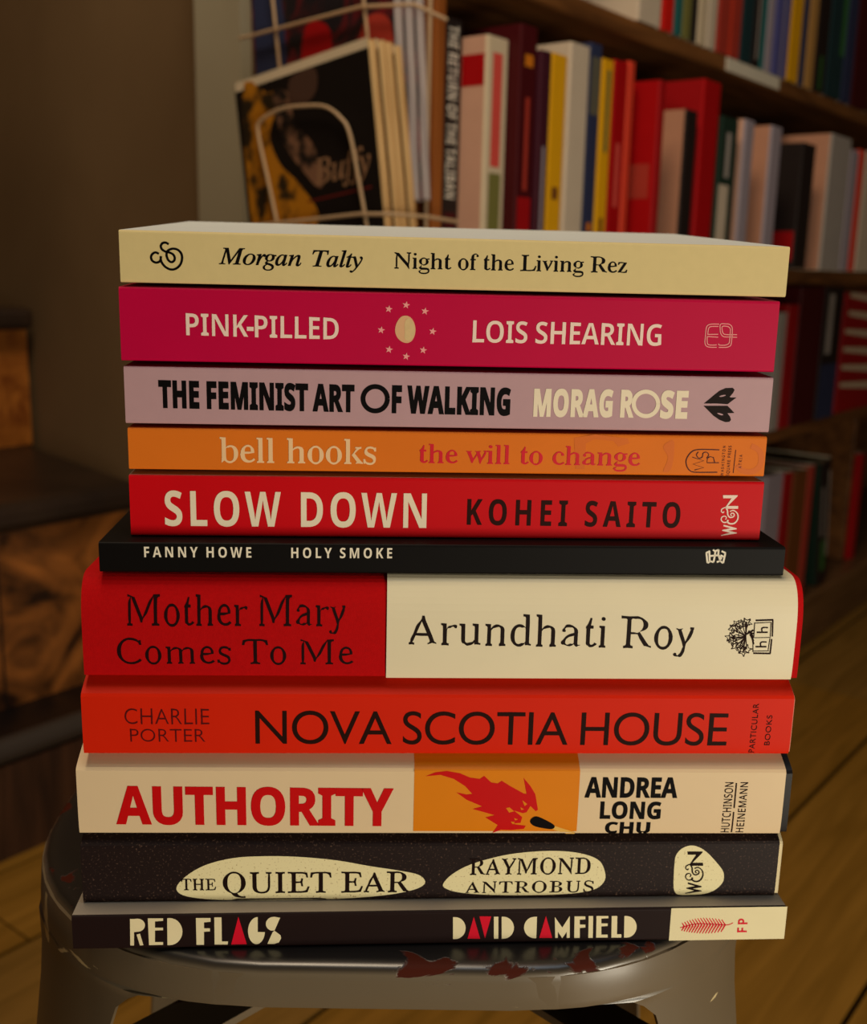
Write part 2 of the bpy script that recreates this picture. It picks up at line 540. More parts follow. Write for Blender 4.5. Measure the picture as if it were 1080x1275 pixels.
# ------------------------------------------------------------------ letter outlines (thousandths of an em): advance, closed contours x, y, x, y, ...
GLYPHS = {
 'italic': {
  'B': [439,[[-43,-7,-36,20,-13,21,8,27,20,38,29,53,120,392,125,417,122,431,107,441,72,445,79,472,293,470,353,457,376,446,394,430,407,412,415,390,417,365,410,324,400,307,370,277,326,253,312,251,335,240,362,215,371,200,382,165,383,134,376,101,362,73,341,48,324,34,293,16,230,-2,171,-7],[193,266,226,267,268,276,289,287,314,308,328,335,333,369,328,398,314,418,290,431,274,434,233,434,216,428,204,397,170,269],[153,28,186,30,227,41,258,61,280,89,292,124,292,171,284,194,264,215,239,225,218,229,173,229,163,228,158,224,112,45,114,36,119,32]]],
  'M': [590,[[-46,-7,-37,20,4,26,15,34,24,50,122,392,127,416,124,430,109,441,73,445,81,472,218,472,264,123,493,472,633,472,625,444,602,444,583,438,570,427,562,412,472,78,465,49,467,34,483,24,518,20,511,-7,312,-7,320,18,359,26,371,36,381,55,469,377,477,386,476,373,223,-7,203,-7,153,374,156,378,159,374,83,101,74,57,74,40,80,28,95,22,126,19,120,-7]]],
  'T': [420,[[41,-7,47,20,79,22,97,27,110,38,121,58,223,428,222,432,216,433,174,433,122,423,106,415,90,399,77,378,64,344,35,347,68,472,469,472,445,343,419,343,418,395,412,412,402,423,384,430,357,433,315,433,307,427,206,51,207,34,215,26,237,21,274,20,266,-7]]],
  'a': [342,[[50,-15,23,-10,3,6,-10,31,-14,64,-10,107,1,149,19,192,43,232,74,268,97,289,121,306,146,317,171,323,204,321,228,307,237,291,230,297,236,316,301,316,229,47,229,43,233,42,242,47,281,90,301,73,283,49,244,7,220,-9,196,-15,175,-10,163,7,161,29,179,102,188,111,187,98,178,84,150,47,124,18,88,-7],[82,40,107,50,133,75,163,116,186,159,203,203,211,245,210,274,205,284,197,290,171,290,143,275,115,244,91,199,70,139,60,84,64,51,72,42]]],
  'f': [199,[[-48,-160,-72,-155,-90,-141,-97,-125,-97,-101,-90,-90,-80,-82,-67,-80,-49,-84,-42,-91,-38,-102,-42,-128,-25,-119,-15,-102,4,-37,63,276,-2,276,7,311,70,311,81,359,98,406,121,443,149,471,170,484,192,491,223,494,248,488,268,474,280,455,282,430,277,416,259,404,230,403,219,410,213,421,211,437,216,458,206,462,191,458,178,444,165,418,140,311,218,311,213,276,133,276,87,53,65,-23,48,-70,21,-119,0,-142,-23,-155]]],
  'g': [286,[[63,-160,14,-154,-16,-142,-45,-117,-54,-101,-58,-84,-57,-59,-53,-45,-35,-17,12,19,20,24,25,21,4,39,-1,61,9,81,47,120,24,139,6,170,3,203,14,245,34,274,61,298,94,315,122,323,165,325,244,303,296,303,296,259,253,259,251,264,255,236,250,201,235,170,212,143,190,128,165,116,129,108,84,108,70,94,68,85,77,76,162,44,205,19,222,-3,228,-20,230,-40,227,-65,218,-89,203,-110,183,-128,159,-142,131,-152,98,-158],[112,136,134,142,150,155,167,180,178,206,183,234,182,265,173,284,159,294,134,293,113,280,94,256,80,225,74,189,76,161,88,142],[75,-125,118,-121,147,-109,163,-89,168,-75,168,-53,158,-36,137,-21,106,-6,54,11,20,-15,5,-34,-2,-54,-1,-79,8,-101,27,-116,56,-124]]],
  'l': [173,[[32,-14,12,-10,-1,0,-8,14,-8,35,94,431,93,441,89,447,51,452,53,477,168,493,178,486,175,466,63,51,65,42,80,47,121,92,142,73,117,40,88,12,55,-9]]],
  'n': [364,[[223,-16,206,-13,193,-4,184,10,182,28,189,67,234,241,235,261,232,266,225,268,203,260,178,241,146,207,116,168,99,138,80,97,48,-7,-21,-7,54,256,54,267,50,274,9,278,13,303,80,312,128,323,138,318,140,307,104,192,96,184,100,198,137,243,172,277,206,302,236,317,263,322,290,316,303,304,309,278,306,247,261,86,252,46,259,41,271,47,290,70,310,101,331,85,304,39,278,9,251,-9]]],
  'o': [351,[[105,-15,69,-11,48,-3,21,17,1,44,-9,77,-11,112,-6,142,7,181,29,219,56,252,89,281,125,304,163,318,192,323,227,321,261,311,280,299,296,283,308,264,316,243,320,219,320,189,315,162,302,126,265,69,245,47,215,22,183,3,157,-7],[113,18,143,26,179,54,205,89,230,140,245,193,247,243,240,268,235,276,220,288,197,292,183,290,160,281,145,270,108,227,84,181,66,118,63,83,65,61,70,43,80,31,96,21]]],
  'r': [224,[[-22,-7,41,219,49,256,48,267,44,272,5,278,9,303,116,323,130,318,131,306,101,196,92,186,93,199,120,243,168,302,195,321,211,323,229,317,239,306,243,291,243,273,237,255,221,239,197,234,175,242,163,264,165,252,118,186,86,120,59,42,46,-7]]],
  't': [187,[[33,-15,16,-13,4,-4,-4,9,-6,33,57,276,11,276,16,303,50,313,77,332,104,359,132,399,160,399,135,311,192,311,183,276,126,276,67,47,69,38,83,43,124,90,143,68,113,30,87,5,60,-10]]],
  'u': [364,[[46,-15,25,-12,13,-4,4,7,-2,26,-2,48,3,80,45,235,49,261,48,272,44,277,5,281,9,306,117,323,129,321,134,315,132,296,68,66,68,44,79,39,102,47,126,65,158,101,184,138,209,182,231,231,256,316,323,316,254,50,256,40,273,45,293,66,314,95,333,76,305,34,279,7,251,-9,237,-14,213,-14,192,-4,182,18,183,45,208,137,217,147,213,130,188,94,132,27,89,-4,67,-12]]],
  'y': [270,[[-44,-160,-67,-155,-80,-142,-84,-125,-78,-106,-66,-95,-52,-91,-37,-93,-14,-102,0,-98,22,-74,72,-5,22,242,15,259,4,273,-10,279,-32,281,-28,305,4,309,56,323,64,323,73,317,82,296,91,259,126,72,192,185,209,226,207,245,180,271,177,288,180,302,190,315,203,321,219,322,235,317,247,305,253,293,256,273,253,248,232,190,199,129,122,5,56,-85,-2,-143,-23,-156]]],
 },
 'serif': {
  'A': [437,[[9,-3,9,29,-5,28,24,29,39,39,46,76,83,160,119,264,136,297,176,360,204,447,200,438,231,437,226,447,253,361,376,63,390,43,406,31,418,28,439,28,415,29,415,0,425,1,372,12,336,15,247,-5,257,-6,257,28,241,28,277,28,285,30,292,37,297,50,268,129,178,128,109,131,78,54,73,48,76,34,81,30,124,28,110,28,111,-4,59,1],[122,166,254,166,187,328]]],
  'B': [443,[[16,-7,16,28,72,32,86,48,89,73,88,408,83,418,69,426,20,427,20,463,109,457,202,460,241,458,262,454,296,440,359,402,371,388,378,371,381,350,380,334,368,306,345,284,329,275,255,249,315,230,339,218,359,207,387,181,401,150,402,118,397,94,380,64,362,46,327,23,296,9,259,-2,219,-4,127,-1],[168,261,254,257,263,260,276,272,293,308,299,345,293,388,285,404,273,415,253,423,188,428,177,426,170,419,167,409],[222,31,273,37,288,45,300,59,309,78,315,114,315,143,310,168,295,198,266,224,246,228,168,223,167,47,172,37,182,31]]],
  'D': [496,[[25,-7,25,28,71,29,83,36,89,49,88,384,84,410,75,423,62,428,18,427,18,463,128,456,251,461,327,437,382,402,410,373,431,339,445,299,452,253,450,177,440,133,423,96,400,66,370,41,331,20,285,2,229,-5,124,-1],[222,31,266,35,292,43,316,59,336,84,351,117,360,157,366,229,363,278,356,321,343,357,325,386,303,407,278,419,251,424,186,427,171,417,167,406,168,51,171,40,180,32]]],
  'E': [442,[[14,-8,14,28,64,28,77,33,87,44,90,60,91,223,89,390,86,408,77,422,64,427,16,428,16,463,125,456,271,460,390,445,406,337,372,337,373,333,367,372,359,394,352,403,332,415,295,422,204,423,186,426,173,422,168,415,169,253,233,249,252,252,259,258,267,273,277,334,274,318,312,318,311,328,297,240,300,206,312,136,313,145,274,145,276,127,269,194,261,212,251,220,169,214,168,54,174,38,190,32,295,36,340,44,363,57,374,72,401,139,435,139,394,10,261,-4,120,-1]]],
  'H': [523,[[42,-7,42,29,23,28,72,31,83,40,88,54,88,151,83,238,89,395,82,416,71,424,23,428,43,426,43,463,33,462,120,456,224,463,215,463,215,425,237,427,188,426,174,420,168,412,168,256,356,256,356,412,351,420,337,426,287,427,309,425,309,463,301,462,395,456,488,462,480,462,480,425,500,428,452,425,441,417,436,403,436,326,440,238,435,72,437,48,451,32,464,29,500,28,480,29,480,-6,488,-6,395,-1,301,-7,309,-7,309,30,289,28,337,30,349,39,355,53,356,216,168,216,168,54,174,40,185,31,234,28,215,29,215,-7,224,-7,120,-1]]],
  'I': [261,[[39,-7,39,30,20,28,63,30,75,34,86,44,90,59,90,395,85,416,75,425,22,427,39,426,39,463,31,463,138,456,227,463,219,463,219,426,237,427,184,425,173,417,168,403,167,51,173,39,187,32,241,28,220,31,220,-6,228,-6,139,0]]],
  'L': [426,[[15,-7,15,28,71,31,85,47,89,71,89,404,82,417,70,425,23,428,41,426,41,463,34,462,142,456,232,463,225,464,225,427,244,427,186,426,172,418,168,408,168,47,177,36,190,32,287,35,333,42,356,55,368,69,381,95,398,147,433,147,392,10,255,-4,126,-1]]],
  'M': [634,[[34,-6,34,29,21,28,63,30,74,43,70,115,71,329,77,382,89,404,85,417,74,425,20,427,37,426,37,463,34,462,71,457,147,438,177,435,307,134,395,342,412,374,453,434,463,455,599,461,595,462,595,426,611,428,570,426,558,420,550,409,546,387,546,47,550,38,564,29,612,29,588,30,588,-7,598,-7,506,-1,414,-6,424,-7,424,31,400,28,451,31,464,39,468,48,468,415,376,197,319,104,290,19,293,25,265,25,239,107,110,410,110,116,107,41,110,35,119,29,161,28,149,29,149,-7,152,-7,83,-2]]],
  'N': [494,[[408,-11,334,95,111,366,111,97,108,42,117,30,159,28,147,29,147,-7,92,-5,37,-7,37,29,23,29,66,29,74,32,77,39,72,79,71,261,73,297,86,392,52,424,36,429,19,427,37,424,35,458,148,441,386,153,387,377,392,416,389,423,381,426,336,427,350,426,350,463,405,460,461,462,460,427,472,428,432,426,422,414,426,359,426,236,408,113,420,-11]]],
  'O': [525,[[261,-18,224,-14,190,-1,142,30,102,66,77,100,58,139,47,182,43,228,47,274,58,316,77,355,103,389,143,426,192,458,227,470,265,474,302,469,336,456,383,426,423,391,448,357,467,318,479,275,483,228,479,182,467,139,448,100,423,66,382,29,333,-3,299,-15],[264,19,290,19,314,27,346,52,365,78,373,93,385,131,392,176,394,254,389,302,379,343,364,378,344,405,321,422,297,432,273,436,234,436,211,428,189,414,168,393,151,362,140,324,133,279,131,201,136,154,146,112,171,63,193,41,216,28]]],
  'Q': [525,[[378,-110,291,-89,267,-78,245,-64,209,-22,196,1,165,14,145,27,101,66,75,103,52,156,44,203,44,251,51,295,72,346,96,381,126,412,171,447,215,467,252,473,290,471,325,461,365,439,408,406,436,374,459,338,474,297,483,240,481,190,473,156,453,108,433,79,396,40,366,19,317,-1,343,-42,358,-56,391,-73,408,-77,445,-77,483,-65,469,-69,476,-108,482,-105,436,-113],[266,1,295,5,321,17,342,37,359,62,374,93,386,131,393,176,394,254,389,302,379,343,364,378,344,405,321,422,297,432,273,436,234,436,211,428,189,414,168,393,151,362,140,324,133,279,131,201,136,154,146,112,171,63,191,39,224,14,250,3]]],
  'R': [473,[[42,-7,42,29,23,28,72,31,83,40,88,54,90,396,87,411,71,425,18,428,18,462,126,456,217,459,264,455,321,435,370,406,391,381,399,360,402,335,397,301,381,275,368,264,334,245,294,231,422,44,446,29,478,28,461,29,462,-2,374,16,343,18,272,129,229,209,233,203,168,203,167,71,170,47,179,35,191,29,234,28,215,29,215,-7,224,-7,120,-1],[168,232,241,227,252,229,271,239,299,267,313,297,317,336,309,380,300,398,287,410,273,419,242,425,186,426,171,417,167,400]]],
  'S': [390,[[50,11,48,64,39,139,38,136,73,136,71,141,81,94,92,67,109,47,140,31,185,22,222,24,256,36,279,58,287,81,288,102,276,137,245,165,143,218,94,254,82,269,69,293,62,321,61,350,68,384,86,420,107,446,138,465,175,474,219,473,263,458,291,444,300,435,310,440,313,444,312,463,309,447,333,448,344,337,309,338,312,326,301,379,289,403,260,420,207,435,166,433,136,420,122,407,115,395,112,366,120,339,145,312,174,294,282,241,308,222,325,203,340,172,347,133,344,96,331,63,310,34,281,8,252,-8,229,-14,188,-17,149,-12,117,1,85,24,78,25,72,22,69,15,71,-10,77,11]]],
  'T': [423,[[116,-6,116,29,100,28,151,31,163,39,170,54,170,425,103,423,71,413,62,407,49,388,38,330,39,336,4,336,17,445,138,459,211,457,301,459,404,445,418,335,383,335,385,330,379,367,370,387,357,404,339,416,318,424,295,427,249,427,250,53,256,39,268,30,319,28,303,29,303,-7,310,-6,201,1]]],
  'U': [492,[[248,-12,205,-5,156,13,123,37,101,71,92,100,88,135,87,403,81,416,70,424,22,428,42,426,42,463,32,462,119,456,223,463,213,463,213,425,235,427,181,425,169,416,166,407,167,125,178,74,196,46,222,30,263,24,302,28,324,35,343,45,359,60,371,78,385,128,388,360,391,413,381,425,336,428,347,426,347,461,401,458,456,460,455,426,468,428,430,424,422,411,427,360,427,156,422,110,411,72,394,41,384,28,358,8,309,-10]]],
  'Y': [426,[[128,-7,128,29,109,28,158,31,169,40,174,54,174,180,54,402,42,415,23,425,-13,427,15,424,15,457,5,457,97,439,133,443,188,458,178,459,178,427,196,427,153,429,144,425,140,412,237,219,352,408,351,416,342,426,298,428,314,427,313,460,367,454,420,457,420,425,437,428,404,424,386,411,366,359,340,310,256,174,254,186,253,71,256,47,265,35,277,29,320,28,301,29,301,-4,310,-3,241,10]]],
  'a': [344,[[255,-2,236,5,221,16,213,37,179,12,150,6,95,11,57,21,47,26,38,39,33,63,40,88,92,142,135,174,174,191,211,202,210,249,205,268,193,282,174,287,138,287,108,282,97,268,111,235,106,215,94,207,81,205,51,214,45,232,50,258,94,308,108,318,143,326,195,315,248,288,270,263,280,223,280,47,284,36,293,31,301,35,312,49,306,45,318,24,273,1],[151,35,170,48,199,50,211,60,211,164,152,145,127,128,118,116,108,84,109,59,113,49,127,36,135,33]]],
  'b': [361,[[47,-11,55,98,55,403,51,421,44,429,12,428,25,426,25,461,124,455,126,277,151,302,185,314,229,312,259,302,278,290,304,262,322,224,329,176,327,131,316,90,298,54,273,25,233,-5,203,-15,168,-15,134,0,97,31],[183,21,212,25,232,39,247,68,255,108,257,175,251,227,235,263,222,274,207,279,184,277,165,268,137,268,130,260,125,243,126,103,132,55,137,44,152,29]]],
  'c': [293,[[156,-3,122,5,100,15,80,31,62,50,49,73,38,100,33,129,32,161,41,213,54,241,70,265,97,294,122,314,142,322,163,326,198,319,244,290,264,264,266,238,261,228,246,220,223,219,215,223,209,233,207,269,194,288,157,290,135,281,115,256,104,214,102,152,107,120,115,93,128,70,144,53,173,38,194,36,213,40,236,52,257,71,284,48,262,25,228,6,193,-3]]],
  'e': [301,[[154,-2,128,2,105,11,84,25,67,43,52,65,41,92,33,145,47,226,61,259,84,286,112,309,137,322,157,326,172,325,198,316,219,302,243,275,256,255,264,231,269,173,268,178,246,176,172,163,105,159,111,109,119,86,129,67,144,53,160,43,179,39,199,39,218,47,234,58,256,81,282,56,262,33,228,10,192,-1],[106,199,211,199,207,253,195,278,182,286,161,290,143,288,134,284,117,262,111,246]]],
  'f': [214,[[39,-6,39,30,18,28,52,26,62,31,65,38,65,273,34,273,40,273,40,313,34,313,65,313,65,365,69,386,76,405,93,427,116,445,147,463,174,469,194,466,242,429,250,415,253,395,250,381,241,373,221,368,203,373,196,383,195,394,205,428,195,437,154,434,144,424,138,409,135,313,185,313,179,313,179,273,185,273,135,273,135,50,138,37,147,28,158,26,192,28,175,28,175,-7,181,-7,107,-2]]],
  'g': [327,[[146,-148,101,-142,66,-129,38,-106,24,-85,24,-69,36,-55,60,-40,95,-27,50,2,38,24,35,35,37,45,53,56,94,101,120,113,73,136,51,157,38,182,35,197,34,219,38,238,49,261,67,280,112,312,138,324,157,326,177,323,231,293,299,302,301,266,255,266,274,233,280,203,274,173,259,148,240,132,204,110,168,95,145,96,127,113,115,116,109,107,108,85,96,75,92,64,98,48,112,39,222,36,256,30,279,20,293,6,302,-18,306,-48,301,-78,284,-107,251,-131,204,-145],[157,132,181,133,191,139,203,156,209,180,211,211,208,259,198,279,180,287,144,288,125,282,112,266,105,242,104,190,116,142,129,128,141,127],[160,-108,204,-105,246,-93,261,-78,268,-56,265,-43,249,-30,226,-25,102,-23,88,-34,71,-61,67,-73,72,-87,85,-97,102,-103]]],
  'h': [381,[[39,-5,39,29,22,28,46,25,56,27,63,34,65,44,65,405,62,419,52,429,22,428,36,427,36,460,134,455,135,261,165,293,203,310,230,310,261,304,288,292,298,283,313,255,317,235,318,40,322,31,330,25,360,27,342,29,342,-3,345,-3,292,0,220,-5,223,-5,223,26,206,26,223,23,237,29,242,36,247,55,247,224,244,248,239,262,227,272,213,274,158,253,135,228,135,40,139,31,147,25,176,27,159,29,159,-5,162,-5,90,-2]]],
  'i': [198,[[101,375,86,378,74,386,66,398,63,412,66,427,74,439,86,447,101,450,115,447,127,439,135,427,138,412,135,398,127,386,115,378],[39,-5,39,29,22,28,46,25,56,27,63,34,65,44,65,264,61,279,53,285,24,282,36,282,38,315,135,310,136,40,139,31,147,26,177,27,159,29,159,-5,162,-4,90,-2]]],
  'k': [359,[[39,-5,39,29,21,28,46,25,56,27,63,35,65,44,68,164,65,404,63,419,54,430,24,428,36,427,38,460,134,455,136,132,184,185,230,260,245,274,245,282,242,285,209,282,224,282,223,313,275,311,327,317,327,282,337,283,300,278,283,267,215,193,306,71,341,31,353,27,373,27,355,28,355,0,284,9,229,3,232,3,232,28,217,27,242,23,250,31,249,41,159,171,135,151,135,45,139,31,147,26,177,27,159,29,159,-5,162,-5,90,-2]]],
  'l': [199,[[39,-5,39,29,22,28,46,25,56,27,63,34,65,44,65,403,63,419,55,429,45,431,24,428,37,427,37,460,135,455,136,40,139,31,147,26,177,27,159,29,159,-5,162,-4,90,-2]]],
  'n': [381,[[39,-5,39,29,22,28,46,25,56,27,63,34,65,44,66,259,63,274,53,284,23,283,36,282,36,315,133,310,133,258,165,293,203,310,230,310,261,304,288,292,307,271,317,235,318,40,322,31,330,25,360,27,342,29,342,-3,345,-3,292,0,220,-5,223,-5,223,26,206,26,223,23,237,29,242,36,247,55,247,217,241,258,232,270,218,274,195,269,159,252,135,225,135,40,139,31,147,25,176,27,159,29,159,-5,162,-5,90,-2]]],
  'o': [336,[[169,-18,146,-15,117,-2,68,44,52,67,41,93,34,122,31,154,34,186,41,215,52,242,68,265,101,298,126,316,146,324,168,327,190,324,210,316,235,299,268,266,283,243,295,216,302,187,304,154,302,121,295,92,283,65,268,42,219,-2,191,-15],[169,20,196,24,218,45,228,80,232,143,229,213,224,242,217,265,200,283,189,287,169,290,147,287,135,283,119,264,112,242,107,212,104,144,109,81,119,45,130,31,141,24]]],
  's': [288,[[151,-17,128,-16,102,-9,84,0,73,13,61,9,59,-8,66,6,37,6,31,91,65,91,63,97,71,60,80,44,94,34,121,26,146,22,169,25,185,33,197,48,200,59,199,75,186,98,170,110,104,144,78,162,60,181,50,208,49,230,53,255,75,294,89,308,107,319,147,327,187,319,207,311,213,301,221,306,221,320,214,306,245,306,248,234,216,234,218,228,210,260,202,272,190,280,166,285,144,288,122,285,105,275,98,264,98,241,110,221,131,206,194,175,219,158,235,140,245,110,244,64,239,46,225,22,195,-5,175,-13]]],
  't': [228,[[123,-4,77,20,65,39,61,71,61,276,34,276,45,276,44,295,96,362,122,424,145,424,135,314,192,314,183,314,183,274,192,274,132,274,134,57,142,42,153,37,165,39,177,47,193,71,224,54,208,31,181,10,154,-1]]],
  'v': [306,[[136,18,118,80,48,264,38,276,25,283,0,283,19,281,19,308,71,298,90,298,145,307,142,308,142,283,156,283,127,286,117,271,175,116,232,261,239,272,237,281,234,283,211,284,217,283,217,313,292,312,292,281,303,284,279,283,272,278,268,246,246,190,223,141,185,78,162,9,166,18]]],
  'w': [435,[[117,15,94,97,29,269,23,278,13,283,-11,283,9,279,9,305,64,297,119,303,119,281,136,282,113,288,105,285,100,276,157,118,223,245,214,270,206,281,191,287,171,283,188,282,188,308,185,307,237,298,306,309,303,310,303,282,318,283,294,285,283,273,326,134,380,268,388,280,385,285,358,283,368,282,368,314,434,313,434,282,443,283,423,285,415,279,416,256,404,222,383,172,336,94,306,-1,288,-1,267,97,233,204,214,160,166,80,142,9,145,15]]],
  'z': [293,[[31,8,31,25,60,72,177,279,104,279,77,275,63,262,54,223,56,228,23,228,37,306,118,314,205,299,257,301,253,302,253,275,256,281,116,32,183,32,218,38,235,54,249,99,247,93,280,93,261,6,177,-2,86,12]]],
 },
 'light': {
  'A': [437,[[23,-3,23,32,-5,30,24,30,41,37,45,50,45,76,51,93,83,160,118,264,137,296,175,340,192,373,206,446,193,416,239,415,224,446,244,357,340,126,364,57,375,43,397,32,412,29,439,30,394,32,394,0,425,2,372,21,336,27,247,-6,278,-7,278,31,241,29,278,26,289,28,299,35,307,51,304,66,280,128,178,127,112,132,80,53,73,48,73,41,76,34,89,29,124,30,96,30,96,-5,111,-4,59,3,8,-2],[125,168,264,168,194,339]]],
  'C': [468,[[257,-14,209,-5,167,14,124,50,83,104,62,155,55,197,55,259,67,314,90,363,123,406,155,437,194,461,242,474,272,475,298,472,325,465,370,445,388,424,396,423,408,432,409,461,400,429,434,429,433,448,430,396,442,326,442,344,400,344,409,322,389,380,380,391,357,408,299,428,238,434,213,428,165,394,144,364,129,325,120,279,118,244,120,176,129,132,144,95,165,66,178,56,191,46,218,34,247,29,278,28,317,35,355,51,382,69,414,102,405,91,437,61,445,72,415,39,368,8,315,-11]]],
  'M': [634,[[50,-8,50,32,21,30,62,30,72,37,75,42,69,97,69,329,80,382,98,400,100,411,94,420,83,426,20,425,55,423,55,464,34,463,71,456,147,425,171,419,167,429,205,348,300,123,394,343,413,374,462,430,474,455,468,455,599,463,578,463,578,422,611,426,569,426,553,423,540,412,535,396,533,51,540,34,554,28,612,31,566,32,566,-9,598,-8,506,-1,414,-8,446,-8,446,35,400,30,461,30,475,35,481,46,479,435,378,197,358,166,310,108,298,74,288,20,299,45,259,45,270,20,248,110,112,431,112,98,106,40,109,35,119,29,161,30,134,31,134,-9,152,-9,83,-3,31,-7]]],
  'R': [473,[[63,-9,63,33,23,30,75,29,91,37,100,52,102,406,99,414,84,425,19,426,19,464,126,456,241,460,264,455,303,440,344,411,376,383,388,357,390,319,380,294,361,273,330,255,277,237,383,81,416,39,447,30,478,30,446,31,446,-3,462,-2,374,27,347,31,349,28,281,135,243,218,255,201,157,201,157,52,165,37,182,29,234,30,194,33,194,-9,224,-9,120,-1,33,-8],[157,230,204,229,243,219,255,221,275,233,311,274,325,308,327,336,324,361,316,382,304,400,289,412,274,419,242,424,208,422,176,427,162,420,157,414,155,401]]],
  'T': [423,[[135,-8,135,31,100,30,145,28,163,31,178,43,183,61,181,423,103,422,71,413,62,407,50,388,40,330,43,349,2,349,2,335,20,438,102,458,138,461,211,457,301,460,400,439,419,334,420,349,379,349,383,329,377,366,369,386,356,403,338,415,318,422,295,425,239,425,239,51,248,36,265,28,319,30,285,31,285,-8,310,-8,201,1,110,-7]]],
  'a': [344,[[255,4,245,8,227,26,222,43,193,19,164,9,133,13,81,32,61,32,47,43,43,63,47,78,73,105,95,137,119,163,153,185,220,207,219,241,213,263,199,279,182,284,138,285,104,279,91,263,102,235,99,222,85,216,57,221,54,236,58,254,80,278,101,314,116,323,152,327,195,313,248,275,265,251,270,222,269,46,277,33,292,30,299,34,310,51,298,41,309,24,311,28,284,20,263,4],[151,36,169,50,205,45,220,57,220,165,167,150,139,138,115,117,106,102,100,70,106,47,124,33,134,32]]],
  'd': [370,[[140,-7,111,7,88,24,69,47,54,75,45,109,42,147,44,181,52,220,66,253,90,285,115,304,146,317,180,317,202,310,222,296,245,270,243,414,235,424,222,429,181,426,209,424,209,463,194,463,301,455,293,455,297,347,296,56,302,40,314,34,350,40,323,45,323,4,340,6,275,16,242,15,242,6,242,49,224,21,203,3,179,-7],[171,33,193,45,230,47,237,51,245,62,248,72,246,244,242,264,233,274,216,274,195,268,167,278,145,276,130,269,117,255,103,225,97,185,96,137,100,95,106,72,115,53,128,39,151,30]]],
  'e': [301,[[154,0,108,19,90,32,74,49,61,70,50,95,44,146,56,195,60,239,75,270,91,292,111,311,137,324,157,328,172,327,199,318,220,303,236,284,256,241,259,216,258,173,258,187,264,187,227,181,154,160,95,158,102,107,111,83,124,64,140,49,159,41,179,38,209,44,233,60,254,82,247,73,277,46,279,48,263,32,229,9,192,-1],[98,201,217,201,214,235,202,267,193,277,180,284,153,288,134,283,115,263,107,246]]],
  'h': [381,[[55,-6,55,32,22,30,46,24,60,25,72,32,76,43,74,411,70,421,61,429,48,431,22,426,48,424,48,462,129,456,123,455,126,252,163,294,189,307,203,310,230,306,260,295,282,283,298,266,307,234,309,211,308,38,315,29,328,24,360,29,326,32,326,-2,345,-2,292,0,220,-6,239,-6,239,28,206,28,223,23,241,27,254,44,257,74,255,244,245,265,235,273,223,274,154,256,145,251,126,226,125,38,131,29,144,24,177,29,143,32,143,-6,162,-6,90,-2,36,-6]]],
  'i': [198,[[101,385,81,393,76,401,74,412,76,424,82,432,90,438,101,440,112,438,120,432,126,424,128,412,126,401,120,393],[55,-7,55,33,21,30,61,25,67,28,75,37,74,265,68,281,56,287,24,280,49,279,51,316,39,316,130,311,124,310,126,39,131,29,144,24,177,29,143,33,143,-6,162,-6,90,-2,36,-6]]],
  'm': [554,[[55,-7,55,32,22,30,46,24,60,25,67,28,74,38,75,259,71,276,62,283,49,286,22,281,48,279,48,316,37,316,128,311,121,310,121,247,162,293,174,301,200,309,226,306,284,279,295,266,301,250,336,291,363,306,377,309,405,305,434,295,455,283,471,267,481,234,482,211,482,38,488,29,500,24,533,29,499,32,499,-2,518,-2,465,0,395,-6,414,-6,414,32,381,29,406,24,420,26,430,33,432,44,430,238,426,255,419,265,409,273,397,274,332,256,323,251,303,226,303,39,308,29,320,24,353,29,320,32,320,-3,339,-3,286,0,217,-6,235,-6,235,32,203,29,228,24,242,26,251,33,254,44,253,244,242,265,232,273,220,274,154,254,145,249,125,221,124,39,129,29,142,24,175,29,141,33,141,-6,160,-5,89,-2,36,-6]]],
  'n': [381,[[55,-6,55,32,22,30,46,24,60,25,67,28,75,38,77,259,72,276,62,284,49,286,22,281,48,279,48,316,37,316,129,311,122,310,122,247,152,284,163,294,189,307,203,310,230,306,282,283,298,266,307,234,308,38,315,29,328,24,360,29,326,32,326,-2,345,-2,292,0,220,-6,239,-6,239,28,206,28,223,23,241,27,254,44,257,74,255,244,245,265,235,273,223,274,156,255,147,249,126,222,125,38,131,29,144,24,177,29,143,32,143,-6,162,-6,90,-2,36,-6]]],
  'o': [336,[[169,-20,146,-17,126,-9,101,10,82,33,64,63,49,97,43,124,41,154,43,185,49,212,64,246,83,276,101,298,125,318,145,326,168,329,190,326,210,318,235,299,253,277,272,247,286,213,293,185,295,154,293,123,286,95,272,62,254,31,235,9,211,-10,191,-17],[169,22,200,28,226,54,237,87,242,143,237,213,224,255,212,272,199,282,169,288,137,282,124,272,112,255,99,213,95,144,99,88,111,54,137,28]]],
  'r': [287,[[59,-7,59,33,21,30,61,25,73,32,77,43,74,265,70,276,61,285,48,287,24,280,48,279,50,316,39,316,128,311,122,310,122,230,142,264,157,276,199,285,230,296,247,295,259,291,265,279,260,253,255,246,237,245,219,264,205,268,192,262,176,248,145,245,137,240,129,226,127,42,134,31,147,25,172,30,192,30,156,32,156,-9,180,-8,108,-2,36,-6]]],
  's': [288,[[151,-19,128,-18,101,-11,83,-2,73,14,68,15,60,10,61,-9,72,18,38,18,38,10,30,79,70,79,65,98,72,60,80,45,95,35,134,25,156,25,176,30,190,40,199,53,203,76,191,104,175,118,108,152,83,169,67,186,59,210,58,237,61,261,75,294,88,309,106,321,147,329,168,327,192,319,208,313,213,301,217,300,221,306,219,321,207,297,245,297,246,300,249,244,210,244,216,227,209,259,201,271,189,278,155,285,133,285,116,281,104,271,97,259,93,239,101,219,121,201,190,167,213,151,229,131,239,95,241,65,238,46,219,13,204,-1,186,-12]]],
